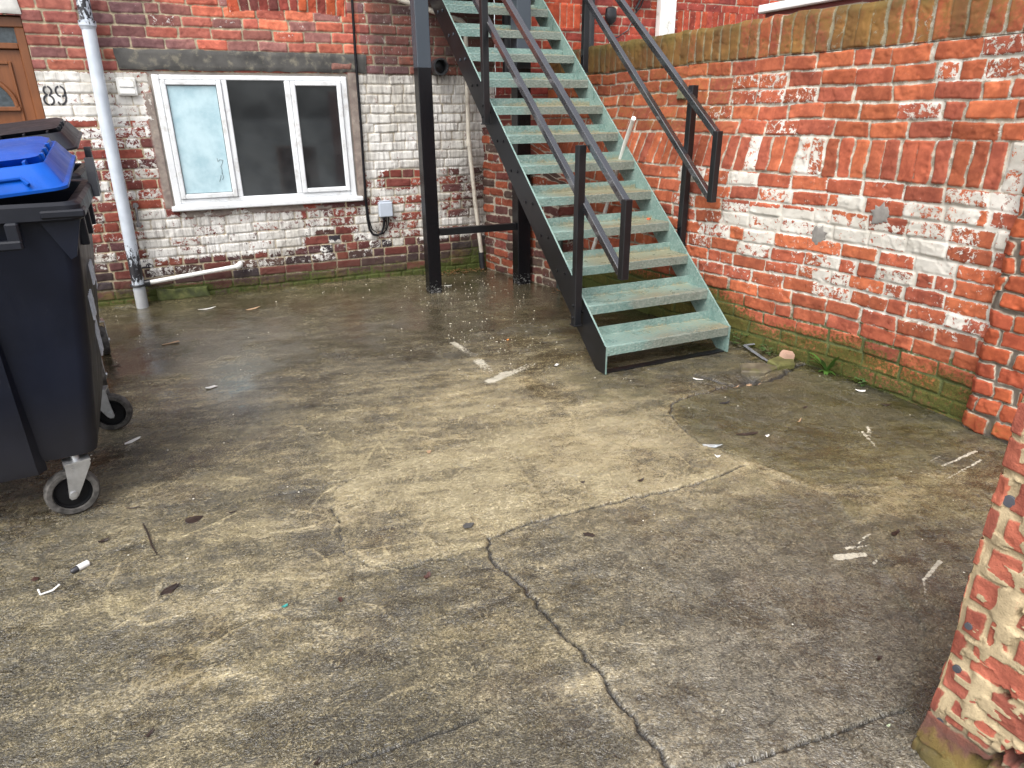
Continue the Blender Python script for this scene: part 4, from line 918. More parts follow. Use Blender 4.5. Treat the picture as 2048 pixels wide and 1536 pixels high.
tag(stb.build('pipe_stub', simple('rusty_grey', (.16, .155, .155), .6, .4, 30, dirt=(.10, .05, .03), dscale=15), None, True), 'short grey metal pipe stub on the wall beside the drainpipe', 'pipe')
dn = thing('downpipe', 'black downpipe on the neighbouring red wall beside the stair post', 'drainpipe', (3.90, 6.53, 1.7))
MB().tube([(0, 0, 0), (-.01, 0, 1.2)], .042, 20).build('pipe', M_pvcb, dn, True); MB().box((-.06, -.01, .92), (.06, .09, .95), bev=.003).build('bracket', M_pvcb, dn)
dn3 = thing('downpipe', 'second black downpipe on the red wall, seen between the upper treads', 'drainpipe', (2.99, 6.53, 1.9))
MB().tube([(0, 0, 0), (.0, 0, 1.0)], .050, 20).build('pipe', M_pvcb, dn3, True); MB().box((-.07, -.01, .32), (.07, .09, .35), bev=.003).build('bracket', M_pvcb, dn3)
dn2 = thing('downpipe', 'square white downpipe on the red house wall above the boundary wall', 'drainpipe', (4.83, 6.56, 1.7))
MB().box((-.098, -.04, 0), (.095, .05, 1.2), bev=.008).build('pipe', M_pvcw, dn2); MB().box((-.108, -.03, .98), (.105, .055, 1.02), bev=.003).build('bracket', M_pvcw, dn2)
sn = thing('outdoor_light', 'black outdoor light fitting with dangling cable on the red neighbouring wall', 'light fitting', (4.15, 6.6, 2.44))
MB().ring_loft([[(rr*math.cos(a), -.02+rr*.6*math.sin(a)-.02, zz) for a in [2*math.pi*i/18 for i in range(18)]] for rr, zz in ((.03, .075), (.058, .06), (.066, .0), (.058, -.05), (.02, -.085))]).build('body', M_pvcb, sn, True)
MB().tube([(0, -.02, -.08), (.008, -.01, -.16), (.03, 0, -.21), (.028, 0, -.32), (.03, 0, -.45)], .006, 6).tube([(.03, 0, -.205), (.12, 0, -.19), (.24, 0, -.12), (.30, 0, .0), (.34, -.01, .10)], .006, 6).build('cable', M_pvcb, sn, True)
MB().box((.015, -.014, -.29), (.045, 0, -.215), bev=.003).build('plug', M_pvcw, sn)
fd = thing('floodlight', 'black floodlight on the red wall at the top edge, above the handrail', 'light fitting', (4.50, 6.56, 2.64))
MB().box((-.17, -.05, -.015), (.14, .0, .14), bev=.008).build('case', M_pvcb, fd); MB().tube([(.0, 0, -.02), (-.02, .01, -.08), (-.05, .02, -.13)], .012, 8).tube([(.04, 0, -.02), (.02, .02, -.10), (-.03, .03, -.16)], .007, 6).build('cable', M_pvcb, fd, True)
lp = thing('lean_to_roof', 'pale grey roof edge just showing above the mossy coping', 'lean-to', (3.8, 3.72, 2.195))
MB().box((.02, -.45, -.03), (1.1, .42, .022), bev=.008).build('fascia', simple('pale_fascia', (.72, .73, .72), .5, .06), lp); MB().box((.06, -.41, -2.1), (1.06, .38, -.03)).build('side_wall', M_plainbrick, lp)

# stub pipes on the boundary wall
sp = MB().tube([(3.06, 4.47, 1.492), (3.16, 4.72, 1.30), (3.2, 5.0, .80), (3.2, 5.2, .40)], .017, 12)
tag(sp.build('plastic_pipe', M_pvcw, None, True), 'thin white plastic pipe leaning behind the stairs against the brick wall', 'pipe')
gp = MB().tube([(2.985, 5.42, -.01), (2.985, 5.42, .62)], .028, 12); tag(gp.build('soil_pipe', simple('green_black_pipe', (.02, .032, .028), .5), None, True), 'dark green pipe standing by the wall under the stairs', 'pipe')

# ------------------------------------------------------------------ foreground broken pier
FB = Bricks([(-.06+i*.0865, -.06+(i+1)*.0865, (.235 if i % 3 == 1 else (.064 if i in (2, 5, 9) else .115)), .12) for i in range(14)], -.2, 1.2, 81, joint=.015, jit=.006, rnd=.003, warp=.006, out=.003, tilt=.04, edge=.003)
M_pier = brick_material('raw_pier_brick', (.50, .40, .25), (.34, .27, .165), wet=.88, rough_bump=1.0, jp=.6)
def front_pier():
    t = thing('brick_pier', 'broken stub of newer brick wall with smeared mortar in the near corner', 'pier', (1.5, .74, 0))
    L1 = .42; L2 = .6; s = np.concatenate([np.arange(-L2, -.03, .008), np.arange(-.03, L1, .0032)]); zs = np.arange(-.03, 1.03, .0032); S_, Z_ = np.meshgrid(s, zs); s_ = S_.ravel(); z = Z_.ravel()
    h, sdf, bid = FB.relief(s_+.3, z, .0065, .0022); fb = fbm(s_*5, z*5, 83); fb2 = fbm(s_*16, z*16, 84)
    smear = sstep(.535, .575, fbm(s_*15+2.5*fb, z*34, 85, 5))*sstep(.02, .05, s_)
    smear = np.maximum(smear, boxf(s_, z, .075, .115, .0, 1.0, .012)*sstep(.40, .44, fb2))
    sdf = sdf*(1-smear)-.007*smear; h = h*(1-smear)+smear*(.0025+.004*(fb2-.4))
    hole = boxf(s_, z, .125, .40, 0, 1.1, .01)*sstep(.63, .70, fbm(s_*22, z*14, 87, 3)); h = h-hole*.035
    c = pal([(.37, .115, .075), (.33, .10, .068), (.41, .13, .082), (.30, .095, .066)], FB.r1, FB.r2)[bid]
    c = c*(1-.75*hole[:, None])
    # left face runs towards the camera (s>0), far face runs to the right (s<0)
    rag = .008*(vnoise(z*13, z*0+.7, 88)-.5)*2
    cor = np.exp(-(s_/.02)**2)
    x = np.where(s_ > 0, -h, -s_)+rag*np.exp(-np.abs(s_)*9)+.006*cor; y = np.where(s_ > 0, -s_, h)-.006*cor
    x = x-.035*sstep(.11, .0, z)*(.6+.8*fb)*(s_ > 0); y = y
    n = len(s); m = len(zs); V = np.stack([x, y, z+sstep(.99, 1.03, z)*.012*(fb2-.5)*2], 1)
    # top cap
    top = np.arange((m-1)*n, m*n); mid = V[top].copy(); mid[:, 0] = np.maximum(mid[:, 0], 0)*.5+.25; mid[:, 1] = -.2; mid[:, 2] = 1.03
    base = len(V); V = np.concatenate([V, mid]); F = np.concatenate([grid_faces(n, m), np.stack([top[:-1], top[1:], base+np.arange(1, n), base+np.arange(n-1)], 1)])
    ext = lambda a: np.concatenate([a, a[top]])
    alg = .95*sstep(.16, .04, z+.08*(fb-.5)); 
    raw_mesh('brickwork', V, F, M_pier, True, t, dict(sdf=ext(sdf), bcol=ext(c), paint=ext(np.full(len(s_), .10)), algae=ext(alg+.25*(smear*fb)), moss=ext(.5*sstep(.1, .0, z)*fb), soot_shade=ext(1.15*sstep(.22, .04, z+.06*(fb-.5)))))
    M_plug = simple('grey_plug', (.075, .078, .09), .9, spec=.1)
    for z0, r_ in ((.742, .014), (.405, .009), (.272, .010), (.10, .011)):
        h0 = float(FB.relief(np.array([.34]), np.array([z0]), .0065, .0022)[0][0])+.002; MB().tube([(-h0+.006, -.040, z0), (-h0-.0005, -.040, z0)], [r_, r_*.95], 14).build('core_plug', M_plug, t, True)
front_pier()

# ------------------------------------------------------------------ wheelie bins
def bin_mat(name, col, rough=.38):
    t = NT(name); n = t.noise(4, 5, .6); n2 = t.noise(1, 6, .75, .5, t.mapv(t.pos(), (14, 14, 5))); n3 = t.noise(200, 2); z = t.sep(t.pos())[2]
    c = t.mix(t.ss(n, .3, .7), tuple(x*.8 for x in col), tuple(x*1.25 for x in col))
    c = t.mix(t.math('MULTIPLY', t.ss(n2, .64, .77), .10), c, (.30, .30, .31))
    c = t.mix(t.ss(z, .25, .6, .25, 0), c, (.06, .055, .05))
    c = t.mix(t.math('MULTIPLY', t.ss(t.noise(1, 7, .8, 1.0, t.mapv(t.pos(), (5, 5, 9))), .66, .74), .35), c, (.16, .16, .165))
    return t.done(c, t.lin(n2, .3, .7, rough*.7, rough*1.3), t.bump(t.math('ADD', n, t.math('MULTIPLY', n3, .1)), .08, .006), spec=.22)
M_bin = bin_mat('black_bin_plastic', (.0055, .0075, .0155), .42); M_rim = bin_mat('grey_black_plastic', (.012, .0135, .019), .42); M_blue = bin_mat('blue_bin_plastic', (.002, .062, .33), .36)
M_tyre = simple('grey_tyre', (.075, .071, .066), .8, .6, 30, .3, spec=.2); M_hub = simple('black_hub', (.008, .008, .009), .6, spec=.15); M_zinc = simple('zinc_steel', (.46, .47, .48), .32, .15, 20, .08, metal=.75)
def caster(parent, x, y, ang):
    c = bpy.data.objects.new('caster', None); COL.objects.link(c); c.parent = parent; c.location = (x, y, 0); c.rotation_euler = (0, 0, ang)
    ring = lambda r_, w_: [(w_, r_*math.cos(a), .100+r_*math.sin(a)) for a in [2*math.pi*i/32 for i in range(32)]]
    MB().ring_loft([ring(.070, -.018), ring(.074, -.0235), ring(.092, -.0235), ring(.099, -.014), ring(.100, 0), ring(.099, .014), ring(.092, .0235), ring(.074, .0235), ring(.070, .018)], (False, False)).build('tyre', M_tyre, c, True)
    hb = MB(); hb.ring_loft([ring(.0715, -.012), ring(.066, -.018), ring(.062, -.012), ring(.0615, .012), ring(.066, .018), ring(.0715, .012)], (False, False)).ring_loft([ring(.022, -.024), ring(.022, .024)])
    hb.ring_loft([ring(.0715, -.004), ring(.0, -.004)], (False, False)).ring_loft([ring(.0715, .004), ring(.0, .004)], (False, False))
    for i in range(8):
        a = 2*math.pi*i/8; hb.bar((0, .02*math.cos(a), .1+.02*math.sin(a)), (0, .066*math.cos(a), .1+.066*math.sin(a)), .030, .006, (1, 0, 0), .001)
    hb.build('hub', M_hub, c, True)
    fk = MB()
    for s in (-1, 1):
        x0 = s*.031; fk.prism([(-.018, .088), (-.012, .076), (.004, .076), (.016, .088), (.04, .13), (.085, .215), (.085, .232), (-.005, .232), (-.008, .17)], 'x', x0-.002, x0+.002)
        fk.tube([(x0, 0, .1), (x0+s*.010, 0, .1)], .013, 8)
    fk.box((-.035, -.006, .228), (.035, .088, .236)).tube([(0, .04, .236), (0, .04, .30)], .016, 12).build('fork', M_zinc, c, True)
    return c
def wheelie_bin(name, label, loc, rz, lidkind):
    t = thing(name, label, 'bin', loc, 'wheeled rubbish bins by the house', rz)
    w_, d = .625, .50  # half sizes at the rim; origin: centre on the ground
    b = MB()
    rings = []
    for z, sx, sy, r_ in ((.262, .470, .405, .05), (.30, .480, .415, .05), (.70, .540, .448, .05), (1.10, .588, .478, .05), (1.215, .600, .484, .05)):
        rings.append(rrect(-sx, sx, -sy, sy, r_, z))
    for z, sx, sy, r_ in ((1.215, .583, .469, .04), (.32, .465, .395, .04)): rings.append(rrect(-sx, sx, -sy, sy, r_, z))
    b.ring_loft(rings)
    b.build('body', M_bin, t, True, angle=35)
    # belly panel in the front, left of the right-hand bay
    b = MB(); b.ring_loft([[(x, y, z) for x, y in ((-.45, -.40), (.29, -.40), (.265, yf), (-.42, yf))] for z, yf in ((.225, -.44), (.26, -.452), (.75, -.478), (.98, -.478), (1.02, -.45))]); b.build('front_panel', M_bin, t, True, angle=30)
    # rim
    b = MB(); b.ring_loft([rrect(-a, a, -c, c, r_, z) for z, a, c, r_ in ((1.205, .600, .484, .05), (1.198, .622, .522, .05), (1.204, .630, .530, .05), (1.250, .627, .528, .05), (1.262, .615, .515, .045), (1.258, .586, .472, .04), (1.20, .582, .468, .04))], (False, False))
    b.box((.50, -.538, 1.208), (.637, -.40, 1.236), bev=.006)
    for yy in (-.30, .0, .30): b.box((.585, yy-.02, 1.08), (.615, yy+.02, 1.2), bev=.004)
    b.build('rim', M_rim, t, True, angle=35)
    # gusset under the rim at the front right corner
    MB().prism([(.49, 1.20), (.615, 1.20), (.578, 1.07), (.558, 1.06)], 'y', -.50, -.478).build('gusset', M_bin, t)
    MB().prism([(-.50, 1.20), (-.640, 1.20), (-.60, 1.07), (-.575, 1.06)], 'y', -.50, -.478).build('gusset', M_bin, t)
    hd = MB().box((.395, -.560, 1.135), (.435, -.520, 1.205), bev=.006).box((-.435, -.560, 1.135), (-.395, -.520, 1.205), bev=.006).box((-.435, -.566, 1.115), (.435, -.526, 1.147), bev=.006); hd.build('handle', M_rim, t)
    if True:
        # lettering down the right-hand side (unreadable weathered white stickers)
        M_st = simple('white_sticker', (.50, .54, .60), .5, .2, 40)
        for (yy, zz, h_, wd) in ((-.05, .93, .085, .16), (-.22, .83, .10, .16), (.06, .62, .15, .14)):
            mk = MB()
            for i in range(4):
                xa = .5745+(zz-.9)*.14+.004
                y0 = yy-wd/2+wd*i/4
                mk.box((xa-.006, y0, zz-h_/2), (xa+.0006, y0+wd*.06, zz+h_/2)); mk.box((xa-.006, y0+wd*.06, zz-h_/2+h_*(i % 2)*.5), (xa+.0006, y0+wd*.18, zz-h_/2+h_*(i % 2)*.5+.012))
            mk.build('sticker', M_st, t)
    for sx, sy, a in lidkind['wheels']: caster(t, sx, sy, a)
    # lid
    L = bpy.data.objects.new('lid', None); COL.objects.link(L); L.parent = t; L.location = lidkind['loc']; L.rotation_euler = lidkind['rot']
    lm = lidkind['mat']; n = 0
    b = MB(); W_, D_ = .63, lidkind['d']
    ring = lambda a, f, k, z0, zb, r_: [(x, y, z0+(zb-z0)*((y+D_)/(2*D_))) for x, y, _ in rrect(-a, a, f, k, r_, 0, 5)]
    b.ring_loft([ring(W_+.012, -D_-.012, D_, 0, 0, .05), ring(W_+.012, -D_-.012, D_, .010, .010, .05), ring(W_, -D_, D_, .016, .016, .05), ring(W_-.035, -D_+.055, D_-.03, .082, .075, .05), ring(W_-.040, -D_+.064, D_-.04, .088, .082, .05), ring(W_-.045, -D_+.072, D_-.05, .084, .084, .05), ring(W_-.05, -D_+.080, D_-.05, .060, .082, .05), ring(W_-.055, -D_+.165, D_-.055, .064, .088, .05), ring(W_-.058, -D_+.125, D_-.06, .103, .100, .05), ring(W_-.08, -D_+.22, D_-.08, .110, .112, .06), ring(W_-.14, -D_+.32, D_-.14, .112, .114, .06)], (False, True))
    rb = b
    for i in range(11): x = -W_+.10+i*(2*W_-.2)/10; rb.box((x-.005, -D_+.068, .055), (x+.005, -D_+.150, .098), bev=.001)
    for i in range(3): rb.box((W_-.072, -D_+.22+i*.16, .07), (W_-.045, -D_+.235+i*.16, .104), bev=.002)
    b.build('shell', lm, L, True, angle=28)
    gp_ = MB(); gp_.tube([(W_-.46, -D_-.006, .030), (W_-.44, -D_+.022, .052), (W_-.12, -D_+.022, .052), (W_-.10, -D_-.004, .030)], .007, 8); gp_.build('grip', lm, L, True)
    for sx in (-1, 1): MB().prism([(.30, 1.20), (.52, 1.20), (.53, 1.30), (.50, 1.36), (.44, 1.36), (.40, 1.30)], 'x', sx*.635-.018, sx*.635+.018).build('hinge', M_rim, t)
    return t
wheelie_bin('wheeled_bin', 'large black bin in front with a raised blue lid and grey castors', (-1.005, 3.345, 0), R(3.0), dict(mat=M_blue, loc=(-.045, .0, 1.272), rot=(R(4.5), R(-5.5), 0), d=.44, wheels=[(.348, -.385, R(-78)), (.475, .46, R(82)), (-.45, -.37, 0), (-.45, .37, 0)]))
wheelie_bin('wheeled_bin', 'second black bin behind the first, nearer the door, with its black lid ajar', (-1.15, 4.80, 0), R(3), dict(mat=M_rim, loc=(.0, -.05, 1.335), rot=(R(4), R(-7), 0), d=.46, wheels=[(.47, -.355, R(10)), (.47, .42, R(10)), (-.45, -.37, 0), (-.45, .37, 0)]))

# ------------------------------------------------------------------ plants and litter
def leaf_mat(name, a, b):
    t = NT(name); n = t.noise(60, 3); return t.done(t.mix(n, a, b), .4, t.bump(n, .2, .002))
M_fern = leaf_mat('fern_leaf', (.03, .085, .012), (.09, .18, .035)); M_weed = leaf_mat('weed_leaf', (.03, .075, .02), (.09, .15, .05)); M_stem = simple('stem', (.12, .10, .05), .7)
def blade(mb, base, d, L, wd, droop, n=8):
    d = Vector(d).normalized(); side = d.cross(Vector((0, 0, 1))).normalized(); V = []; p = Vector(base); 
    for i in range(n+1):
        t_ = i/n; ww = wd*math.sin(math.pi*min(1, .12+t_*.88))**.8*(1-.15*(i % 2)); q = Vector(base)+d*L*t_+Vector((0, 0, -droop*L*t_*t_))
        V += [q-side*ww, q+Vector((0, 0, -.15*ww)), q+side*ww]
    mb.add(V, [(i*3+k, i*3+k+1, i*3+k+4, i*3+k+3) for i in range(n) for k in (0, 1)])
fern = thing('fern', 'small green fern with long fronds growing at the foot of the wall', 'plant', (3.475, 2.80, .0))
rr = random.Random(4); fb_ = MB()
for i in range(9):
    a = R(100+rr.uniform(-10, 200)); blade(fb_, (0, 0, .0), (math.cos(a)*.45-.1, math.sin(a)*.55, 1.0+rr.uniform(-.3, .2)), rr.uniform(.16, .26), .014, rr.uniform(.25, .5))
for i in range(6):
    a = R(rr.uniform(120, 300)); blade(fb_, (0, 0, .006), (math.cos(a), math.sin(a), .3), rr.uniform(.04, .08), .012, .5)
fb_.build('frond', M_fern, fern, fix=False)
MB().tube([(0, 0, -.01), (-.004, .0, .02)], [.008, .004], 8).build('stem', M_stem, fern)
def weed(name, label, x, y, n, spread, hgt, seed, lr=.014):
    t = thing(name, label, 'plant', (x, y, gz(x, y)), 'weeds along the foot of the boundary wall'); rr = random.Random(seed); st = MB(); lf = MB()
    for i in range(n):
        a = rr.uniform(0, 6.28); r_ = spread*math.sqrt(rr.random()); z = hgt*rr.uniform(.25, 1); px, py = r_*math.cos(a), r_*math.sin(a)
        st.tube([(0, 0, 0), (px*.5, py*.5, z*.7), (px, py, z)], .0012, 4)
        for k in range(3):
            b_ = rr.uniform(0, 6.28); blade(lf, (px, py, z-.002*k), (math.cos(b_), math.sin(b_), .25), lr*rr.uniform(1, 1.8), lr*.5, .3, 4)
    st.build('stem', M_stem, t); lf.build('foliage', M_weed, t, fix=False)
weed('weed', 'tiny round-leaved weed beside the bottom stair at the wall foot', 3.33, 3.44, 16, .05, .10, 2)
weed('weed', 'low weed behind the bent grey metal strip', 3.41, 3.22, 14, .07, .05, 3)
weed('weed', 'tiny sprouting weed right of the fern at the wall foot', 3.50, 2.56, 10, .04, .035, 5, .018)
M_white = simple('white_scrap', (.72, .71, .68), .5, .08, 20, .1); M_leafd = simple('dead_leaf', (.026, .016, .012), .45, .5, 30, .3); M_leafr = simple('red_dead_leaf', (.05, .022, .017), .45, .4, 30, .3)
M_grey = simple('galvanised_strip', (.25, .27, .30), .35, .2, 20, .1, metal=.5); M_chip = simple('brick_chip', (.42, .09, .035), .8, .2, 40, .4); M_tan = simple('tan_scrap', (.38, .25, .15), .7, .25, 30, .3); M_black2 = simple('black_plastic_scrap', (.02, .02, .024), .35)
def flake(name, label, cat, x, y, L, wd, rot, mat, seed, th=.003, curl=.006, z=None, group=None, n=9):
    rr = random.Random(seed); P = [((L/2)*math.cos(2*math.pi*i/n)*(1+rr.uniform(-.4, .3)), (wd/2)*math.sin(2*math.pi*i/n)*(1+rr.uniform(-.5, .35))) for i in range(n)]
    V = [(px, py, th*.2+curl*(px/(L/2))**2) for px, py in P]+[(px*.96, py*.96, th+curl*(px/(L/2))**2) for px, py in P]+[(0, 0, th*1.1)]
    F = [(i, (i+1) % n, n+(i+1) % n, n+i) for i in range(n)]+[(n+i, n+(i+1) % n, 2*n) for i in range(n)]+[tuple(range(n-1, -1, -1))]
    o = MB().add(V, F).build(name, mat, None); o.location = (x, y, (gz(x, y) if z is None else z)+.0015); o.rotation_euler = (rr.uniform(-.08, .08), rr.uniform(-.08, .08), rot)
    return tag(o, label, cat, group)
_fl0 = flake
def flake(name, *a, **k):
    a = list(a)
    if name == 'dead_leaf': a[4] *= .72; a[5] *= .72
    return _fl0(name, *a, **k)
G1 = 'scraps of litter on the concrete'; G2 = 'dead leaves on the wet concrete'
for nm, lb, ct, x, y, L, wd, ro, mt in (
    ('paper_scrap', 'white wedge-shaped scrap on the wet patch with painted bluish sheen', 'litter', -.067, 4.23, .095, .045, .3, M_white),
    ('paper_scrap', 'crumpled white wrapper on the ground right of the bin castors', 'litter', -.466, 3.622, .10, .03, .5, M_white),
    ('plastic_shard', 'white triangular shard left of the bottom stair', 'litter', 1.995, 3.642, .07, .03, .6, M_white),
    ('pebble', 'pale pinkish pebble on the worn patch in the middle of the yard', 'pebble', .857, 2.841, .03, .022, .2, M_tan),
    ('foil_scrap', 'silvery crumpled foil lying on the edge of the broken concrete', 'litter', 2.137, 2.30, .09, .035, -.5, simple('foil', (.50, .55, .56), .25, .2, 40, .4, metal=.4)),
    ('paper_scrap', 'small white fleck below the foil by the broken edge', 'litter', 2.08, 2.19, .03, .02, -.5, M_white),
    ('wood_splinter', 'pale yellow splinter on the green corner of the concrete', 'litter', 2.755, 2.33, .055, .010, .45, M_tan),
    ('paper_scrap', 'small white fleck near the purple-brown leaf streak in the right corner', 'litter', 2.47, 2.27, .028, .016, -.4, M_white),
    ('paper_strip', 'long white strip of paper by the house wall under the waste pipe', 'litter', -.02, 6.20, .14, .03, .3, M_white),
    ('bark_strip', 'tan strip of bark lying left of the wet patch with painted bluish sheen', 'litter', -.301, 5.289, .17, .045, .2, M_tan),
    ('bark_strip', 'tan strip of bark by the house below the window sill', 'litter', .33, 6.02, .14, .03, .2, M_tan),
    ('plastic_scrap', 'turquoise fleck of plastic in the rough foreground', 'litter', .066, 1.985, .028, .011, .1, simple('teal_scrap', (.03, .22, .20), .4)),
    ('cigarette_end', 'white stub on the ground in front of the right stair post', 'litter', 2.12, 6.05, .09, .022, -.2, M_white),
    ('brick_chip', 'orange brick chip left of the stairs on the wet concrete', 'litter', 1.93, 4.27, .022, .016, .2, simple('orange_chip', (.6, .2, .03), .6)),
    ('plastic_shard', 'clear plastic shard at the foot of the right-hand wall', 'litter', 3.40, 2.48, .06, .025, -.4, M_white),
    ('plastic_shard', 'black plastic bit beside the broken corner slab', 'litter', 2.56, 2.70, .07, .022, -.4, M_black2),
    ('pebble', 'pale pebble in the crack by the broken corner slab', 'pebble', 2.90, 2.86, .035, .025, 0, M_tan),
    ('wood_splinter', 'white stick end in the crack in front of the stairs', 'litter', 2.66, 3.05, .085, .014, -.9, M_white),
    ('wood_splinter', 'tan splinter in the crack next to the pale pebble', 'litter', 2.82, 2.88, .06, .014, .3, M_tan),
    ('wood_splinter', 'tan splinter lodged right of the pebble along the broken slab', 'litter', 3.02, 2.89, .07, .014, .5, M_tan),
    ('grey_stone', 'dark grey stone set in the ochre patch at the crack junction', 'stone', .80, 2.16, .05, .035, .2, simple('dark_stone', (.07, .07, .068), .5)),
    ('paper_scrap', 'green-white fleck on the ground at the foot of the brick pier', 'litter', 1.47, .80, .018, .008, 0, simple('greenish_fleck', (.35, .40, .26), .6))):
    flake(nm, lb, ct, x, y, L, wd, ro, mt, int(abs(x*991+y*77)), .006 if ct in ('pebble', 'stone') else .003, .002 if ct in ('pebble', 'stone') else .008, None, G1, 7)
for lb, x, y, L, wd, ro, mt in (
    ('long dark leaf on the ground just right of the near castor', -.432, 2.903, .07, .016, -.1, M_leafd), ('dark curled leaf left of the black twig', -.52, 2.68, .06, .03, .5, M_leafd),
    ('ragged brown leaf pressed flat above the black twig', -.20, 2.70, .10, .07, .4, M_leafd), ('small dark leaf right of the flat ragged leaf', -.05, 2.69, .05, .016, .2, M_leafd),
    ('dark leaf lying on the grey slab right of the main crack', 1.202, 1.908, .075, .035, -.4, M_leafd), ('round purple-brown leaf on the pale ochre patch', 1.381, 2.262, .032, .028, 0, M_leafd),
    ('reddish leaf on the near edge of the ochre patch', .549, 1.932, .05, .03, .8, M_leafr), ('flat dark leaf pressed into the left foreground', -.29, 2.25, .11, .05, .5, M_leafd),
    ('small red leaf above the white wire piece', -.72, 2.52, .045, .03, -.6, M_leafr), ('pointed pinkish leaf in the middle foreground', .24, 1.94, .02, .045, .1, M_leafr),
    ('dark leaf beside the bin, on the left of the yard', -.62, 4.93, .07, .02, .2, M_leafr), ('purple-brown leaf streak in the mossy right corner', 2.40, 2.33, .19, .035, -.35, M_leafd),
    ('dark leaf on the ground by the foot of the stair stringer', 1.93, 4.55, .05, .03, .3, M_leafd), ('dark leaf scrap right of the white paint mark', 2.28, 1.40, .09, .03, .2, M_leafd),
    ('dark leaf under the boundary wall near the pier', 3.36, 2.28, .08, .03, -.5, M_leafd), ('small black leaf in the mossy corner below the fern', 2.92, 2.45, .05, .02, .1, M_leafd),
    ('brown leaf at the left side of the brick pier', 1.66, .98, .05, .018, .2, M_leafd), ('dark leaf above the long crack on the grey slab', 1.62, 2.16, .05, .02, .3, M_leafd),
    ('thin dark leaf in the lower foreground left of the crack', .06, 1.34, .035, .02, .7, M_leafd), ('brown leaf in the lower left foreground', -.33, 1.62, .05, .015, .9, M_leafd)):
    flake('dead_leaf', lb, 'leaf', x, y, L, wd, ro, mt, int(abs(x*733+y*91)), .002, .006, None, G2, 11)
tw = MB().tube([(-.385, 2.745, gz(-.385, 2.745)+.006), (-.365, 2.66, gz(-.365, 2.66)+.008), (-.35, 2.57, gz(-.35, 2.57)+.006), (-.33, 2.49, gz(-.33, 2.49)+.005)], [.003, .004, .0035, .002], 6)
tag(tw.build('twig', M_leafd, None, True), 'thin black twig lying right of the near castor', 'twig')
wb = thing('lighter_stub', 'white and black plastic stub lying in the left foreground', 'litter', (-.585, 2.52, gz(-.585, 2.52)+.010), G1, R(35))
MB().tube([(-.005, 0, 0), (.032, 0, 0), (.036, 0, 0)], [.012, .012, .008], 12).build('barrel', M_white, wb, True); MB().tube([(-.030, 0, 0), (-.024, 0, 0), (-.004, 0, 0)], [.005, .010, .0115], 12).build('cap', M_black2, wb, True)
wi = MB().tube([(-.70, 2.44, .01), (-.69, 2.41, .008), (-.655, 2.415, .010), (-.635, 2.435, .014)], .0035, 6); tag(wi.build('wire_piece', M_white, None, True), 'bent white wire piece in the left foreground', 'litter', G1)
fl2 = MB().bar((3.315, 3.36, gz(3.3, 3.36)+.03), (3.27, 3.12, gz(3.27, 3.12)+.012), .026, .006).bar((3.315, 3.36, gz(3.3, 3.36)+.03), (3.39, 3.34, .035), .022, .006).bar((3.27, 3.13, .016), (3.25, 3.03, .012), .02, .006)
tag(fl2.build('metal_strip', M_grey, None), 'bent grey metal strip lying between stairs and wall', 'scrap metal')
ch = flake('brick_chip', 'orange brick chip resting on the fourth stair tread', 'litter', 3.075, y1+3*g+.13, .045, .028, .2, M_chip, 8, .016, .0, z1+3*rise)
# broken slab pieces
M_frag = simple('mossy_concrete', (.10, .085, .055), .7, .4, 14, .6, 80, dirt=(.10, .10, .025), dscale=9)
def frag(label, P, z0, th, tiltx, tilty, mat):
    cx = sum(p[0] for p in P)/len(P); cy = sum(p[1] for p in P)/len(P); b = MB(); n = len(P)
    V = [(x-cx, y-cy, 0) for x, y in P]+[((x-cx), (y-cy), th*.75) for x, y in P]+[((x-cx)*.9, (y-cy)*.9, th) for x, y in P]
    b.add(V, [(i+k*n, (i+1) % n+k*n, n+(i+1) % n+k*n, n+i+k*n) for k in (0, 1) for i in range(n)]+[tuple(range(2*n, 3*n)), tuple(range(n-1, -1, -1))])
    o = b.build('concrete_fragment', mat, None, True, angle=30); o.location = (cx, cy, z0); o.rotation_euler = (tiltx, tilty, 0); return tag(o, label, 'rubble', 'broken concrete at the foot of the wall')
frag('flat broken concrete piece tilted beside the crack hole', [(2.98, 3.02), (3.1, 2.94), (3.24, 2.96), (3.20, 3.05), (3.06, 3.12)], -.012, .03, .06, -.05, M_frag)
frag('mossy chunk of concrete at the right end of the crack', [(3.22, 2.95), (3.36, 2.95), (3.42, 3.02), (3.34, 3.08), (3.22, 3.05)], -.005, .04, .1, .03, simple('mossy_concrete_green', (.10, .10, .03), .8, .4, 14, .6))
frag('pale pinkish lump of rubble between the moss and the fern', [(3.34, 3.02), (3.40, 3.0), (3.43, 3.05), (3.38, 3.09), (3.34, 3.07)], .02, .05, .1, .1, simple('pink_rubble', (.42, .27, .20), .8, .2))
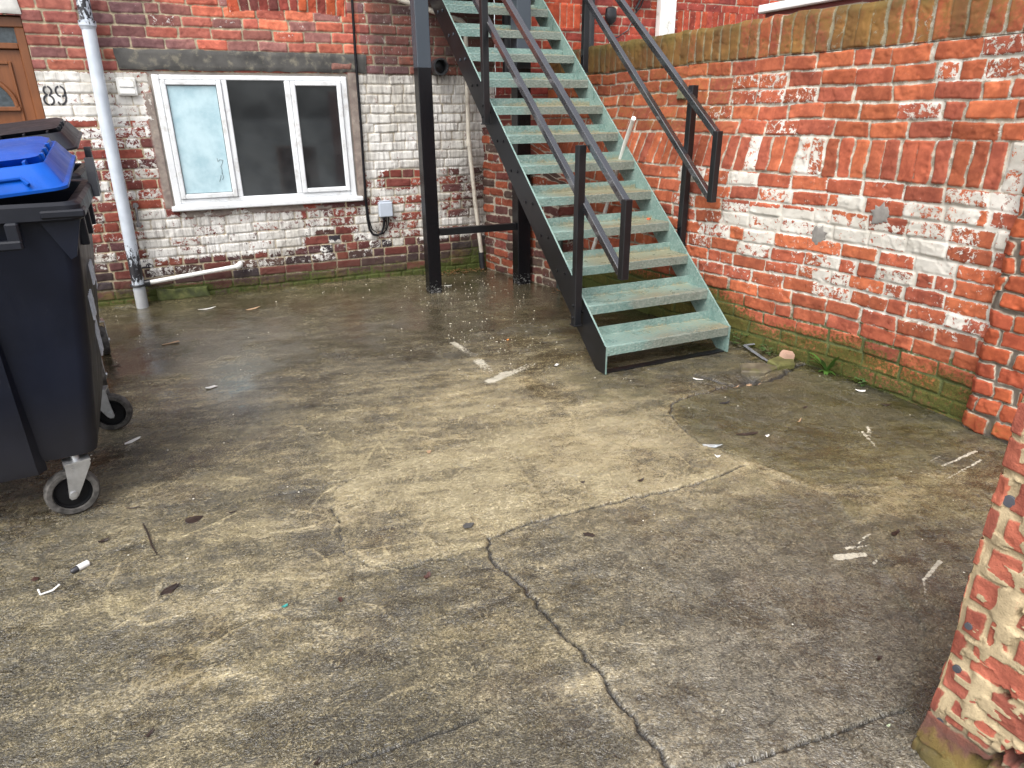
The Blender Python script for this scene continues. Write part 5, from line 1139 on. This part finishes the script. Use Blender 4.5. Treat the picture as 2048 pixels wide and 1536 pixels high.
# leaf litter and grit in the corner: uncountable
rr = random.Random(12); lt = MB()
for i in range(110):
    x = 2.42+rr.gauss(0, .13); y = 6.52+rr.gauss(0, .06)
    if y > 6.6 or x > 2.72: continue
    a = rr.uniform(0, 6.28); blade(lt, (x, y, .008+rr.random()*.03), (math.cos(a), math.sin(a), rr.uniform(0, .4)), rr.uniform(.02, .05), .009, .3, 4)
for i in range(40):
    x = 2.98+rr.gauss(0, .05); y = 5.30+rr.gauss(0, .05); a = rr.uniform(0, 6.28); blade(lt, (x, y, .006+rr.random()*.03), (math.cos(a), math.sin(a), rr.uniform(0, .6)), rr.uniform(.02, .05), .010, .3, 4)
tag(lt.build('leaf_litter', leaf_mat('brown_litter', (.06, .03, .015), (.22, .11, .04)), None, fix=False), 'brown leaf litter heaped in the corner behind the posts', None, None, 'stuff')
gr = MB(); rr = random.Random(14)
for i in range(420):
    if i < 130: x = rr.gauss(2.3, .35); y = rr.gauss(5.9, .45)
    elif i < 250: x = rr.gauss(1.9, .3); y = rr.gauss(4.3, .5)
    else: x = rr.uniform(-1, 3.4); y = rr.uniform(.8, 6.5)
    if y > 6.55 or (y > 5.3 and x > 2.7): continue
    s = rr.uniform(.0012, .0034)*(1.0+.13*y); z0 = float(0)
    gr.add([(x-s, y, z0+.002), (x, y-s, z0+.002), (x+s*1.3, y, z0+.002), (x, y+s, z0+.002), (x, y, z0+.002+s)], [(0, 1, 4), (1, 2, 4), (2, 3, 4), (3, 0, 4)])
xs_ = np.array([v[0] for v in gr.v]); ys_ = np.array([v[1] for v in gr.v]); hz_ = ground_fields(xs_, ys_)[0]
gr.v = [(v[0], v[1], v[2]+float(hh)) for v, hh in zip(gr.v, hz_)]
tag(gr.build('grit', simple('pale_grit', (.50, .47, .40), .6, .4, 50), None, fix=False), 'pale grit and paint flakes scattered over the yard', None, None, 'stuff')

# moss tufts in the joints and along the foot of the boundary wall: uncountable
rr = random.Random(21); mt = MB()
for i in range(420):
    y = rr.uniform(1.96, 3.45); k = rr.random()
    if fbm(np.array([y*4.]), np.array([.5]), 3)[0] < .42: continue
    if k < .55: z = rr.uniform(0, .02); o = rr.uniform(.004, .03)
    else: z = -.09+.0893*rr.choice([2, 3, 4, 5])+rr.uniform(-.008, .008); o = .004
    x = float(wall_x(np.array([y]), np.array([max(z, 0)]))[0])-o-(.012 if z < .09 else 0)
    for j in range(5):
        a = rr.uniform(1.6, 4.7); blade(mt, (x, y+rr.uniform(-.008, .008), z), (math.cos(a)*.6, math.sin(a), rr.uniform(.3, 1.2)), rr.uniform(.006, .017), .003, .3, 3)
tag(mt.build('moss', leaf_mat('moss_green', (.03, .05, .008), (.11, .14, .03)), None, fix=False), 'green moss tufts along the foot of the brick boundary wall', None, None, 'stuff')
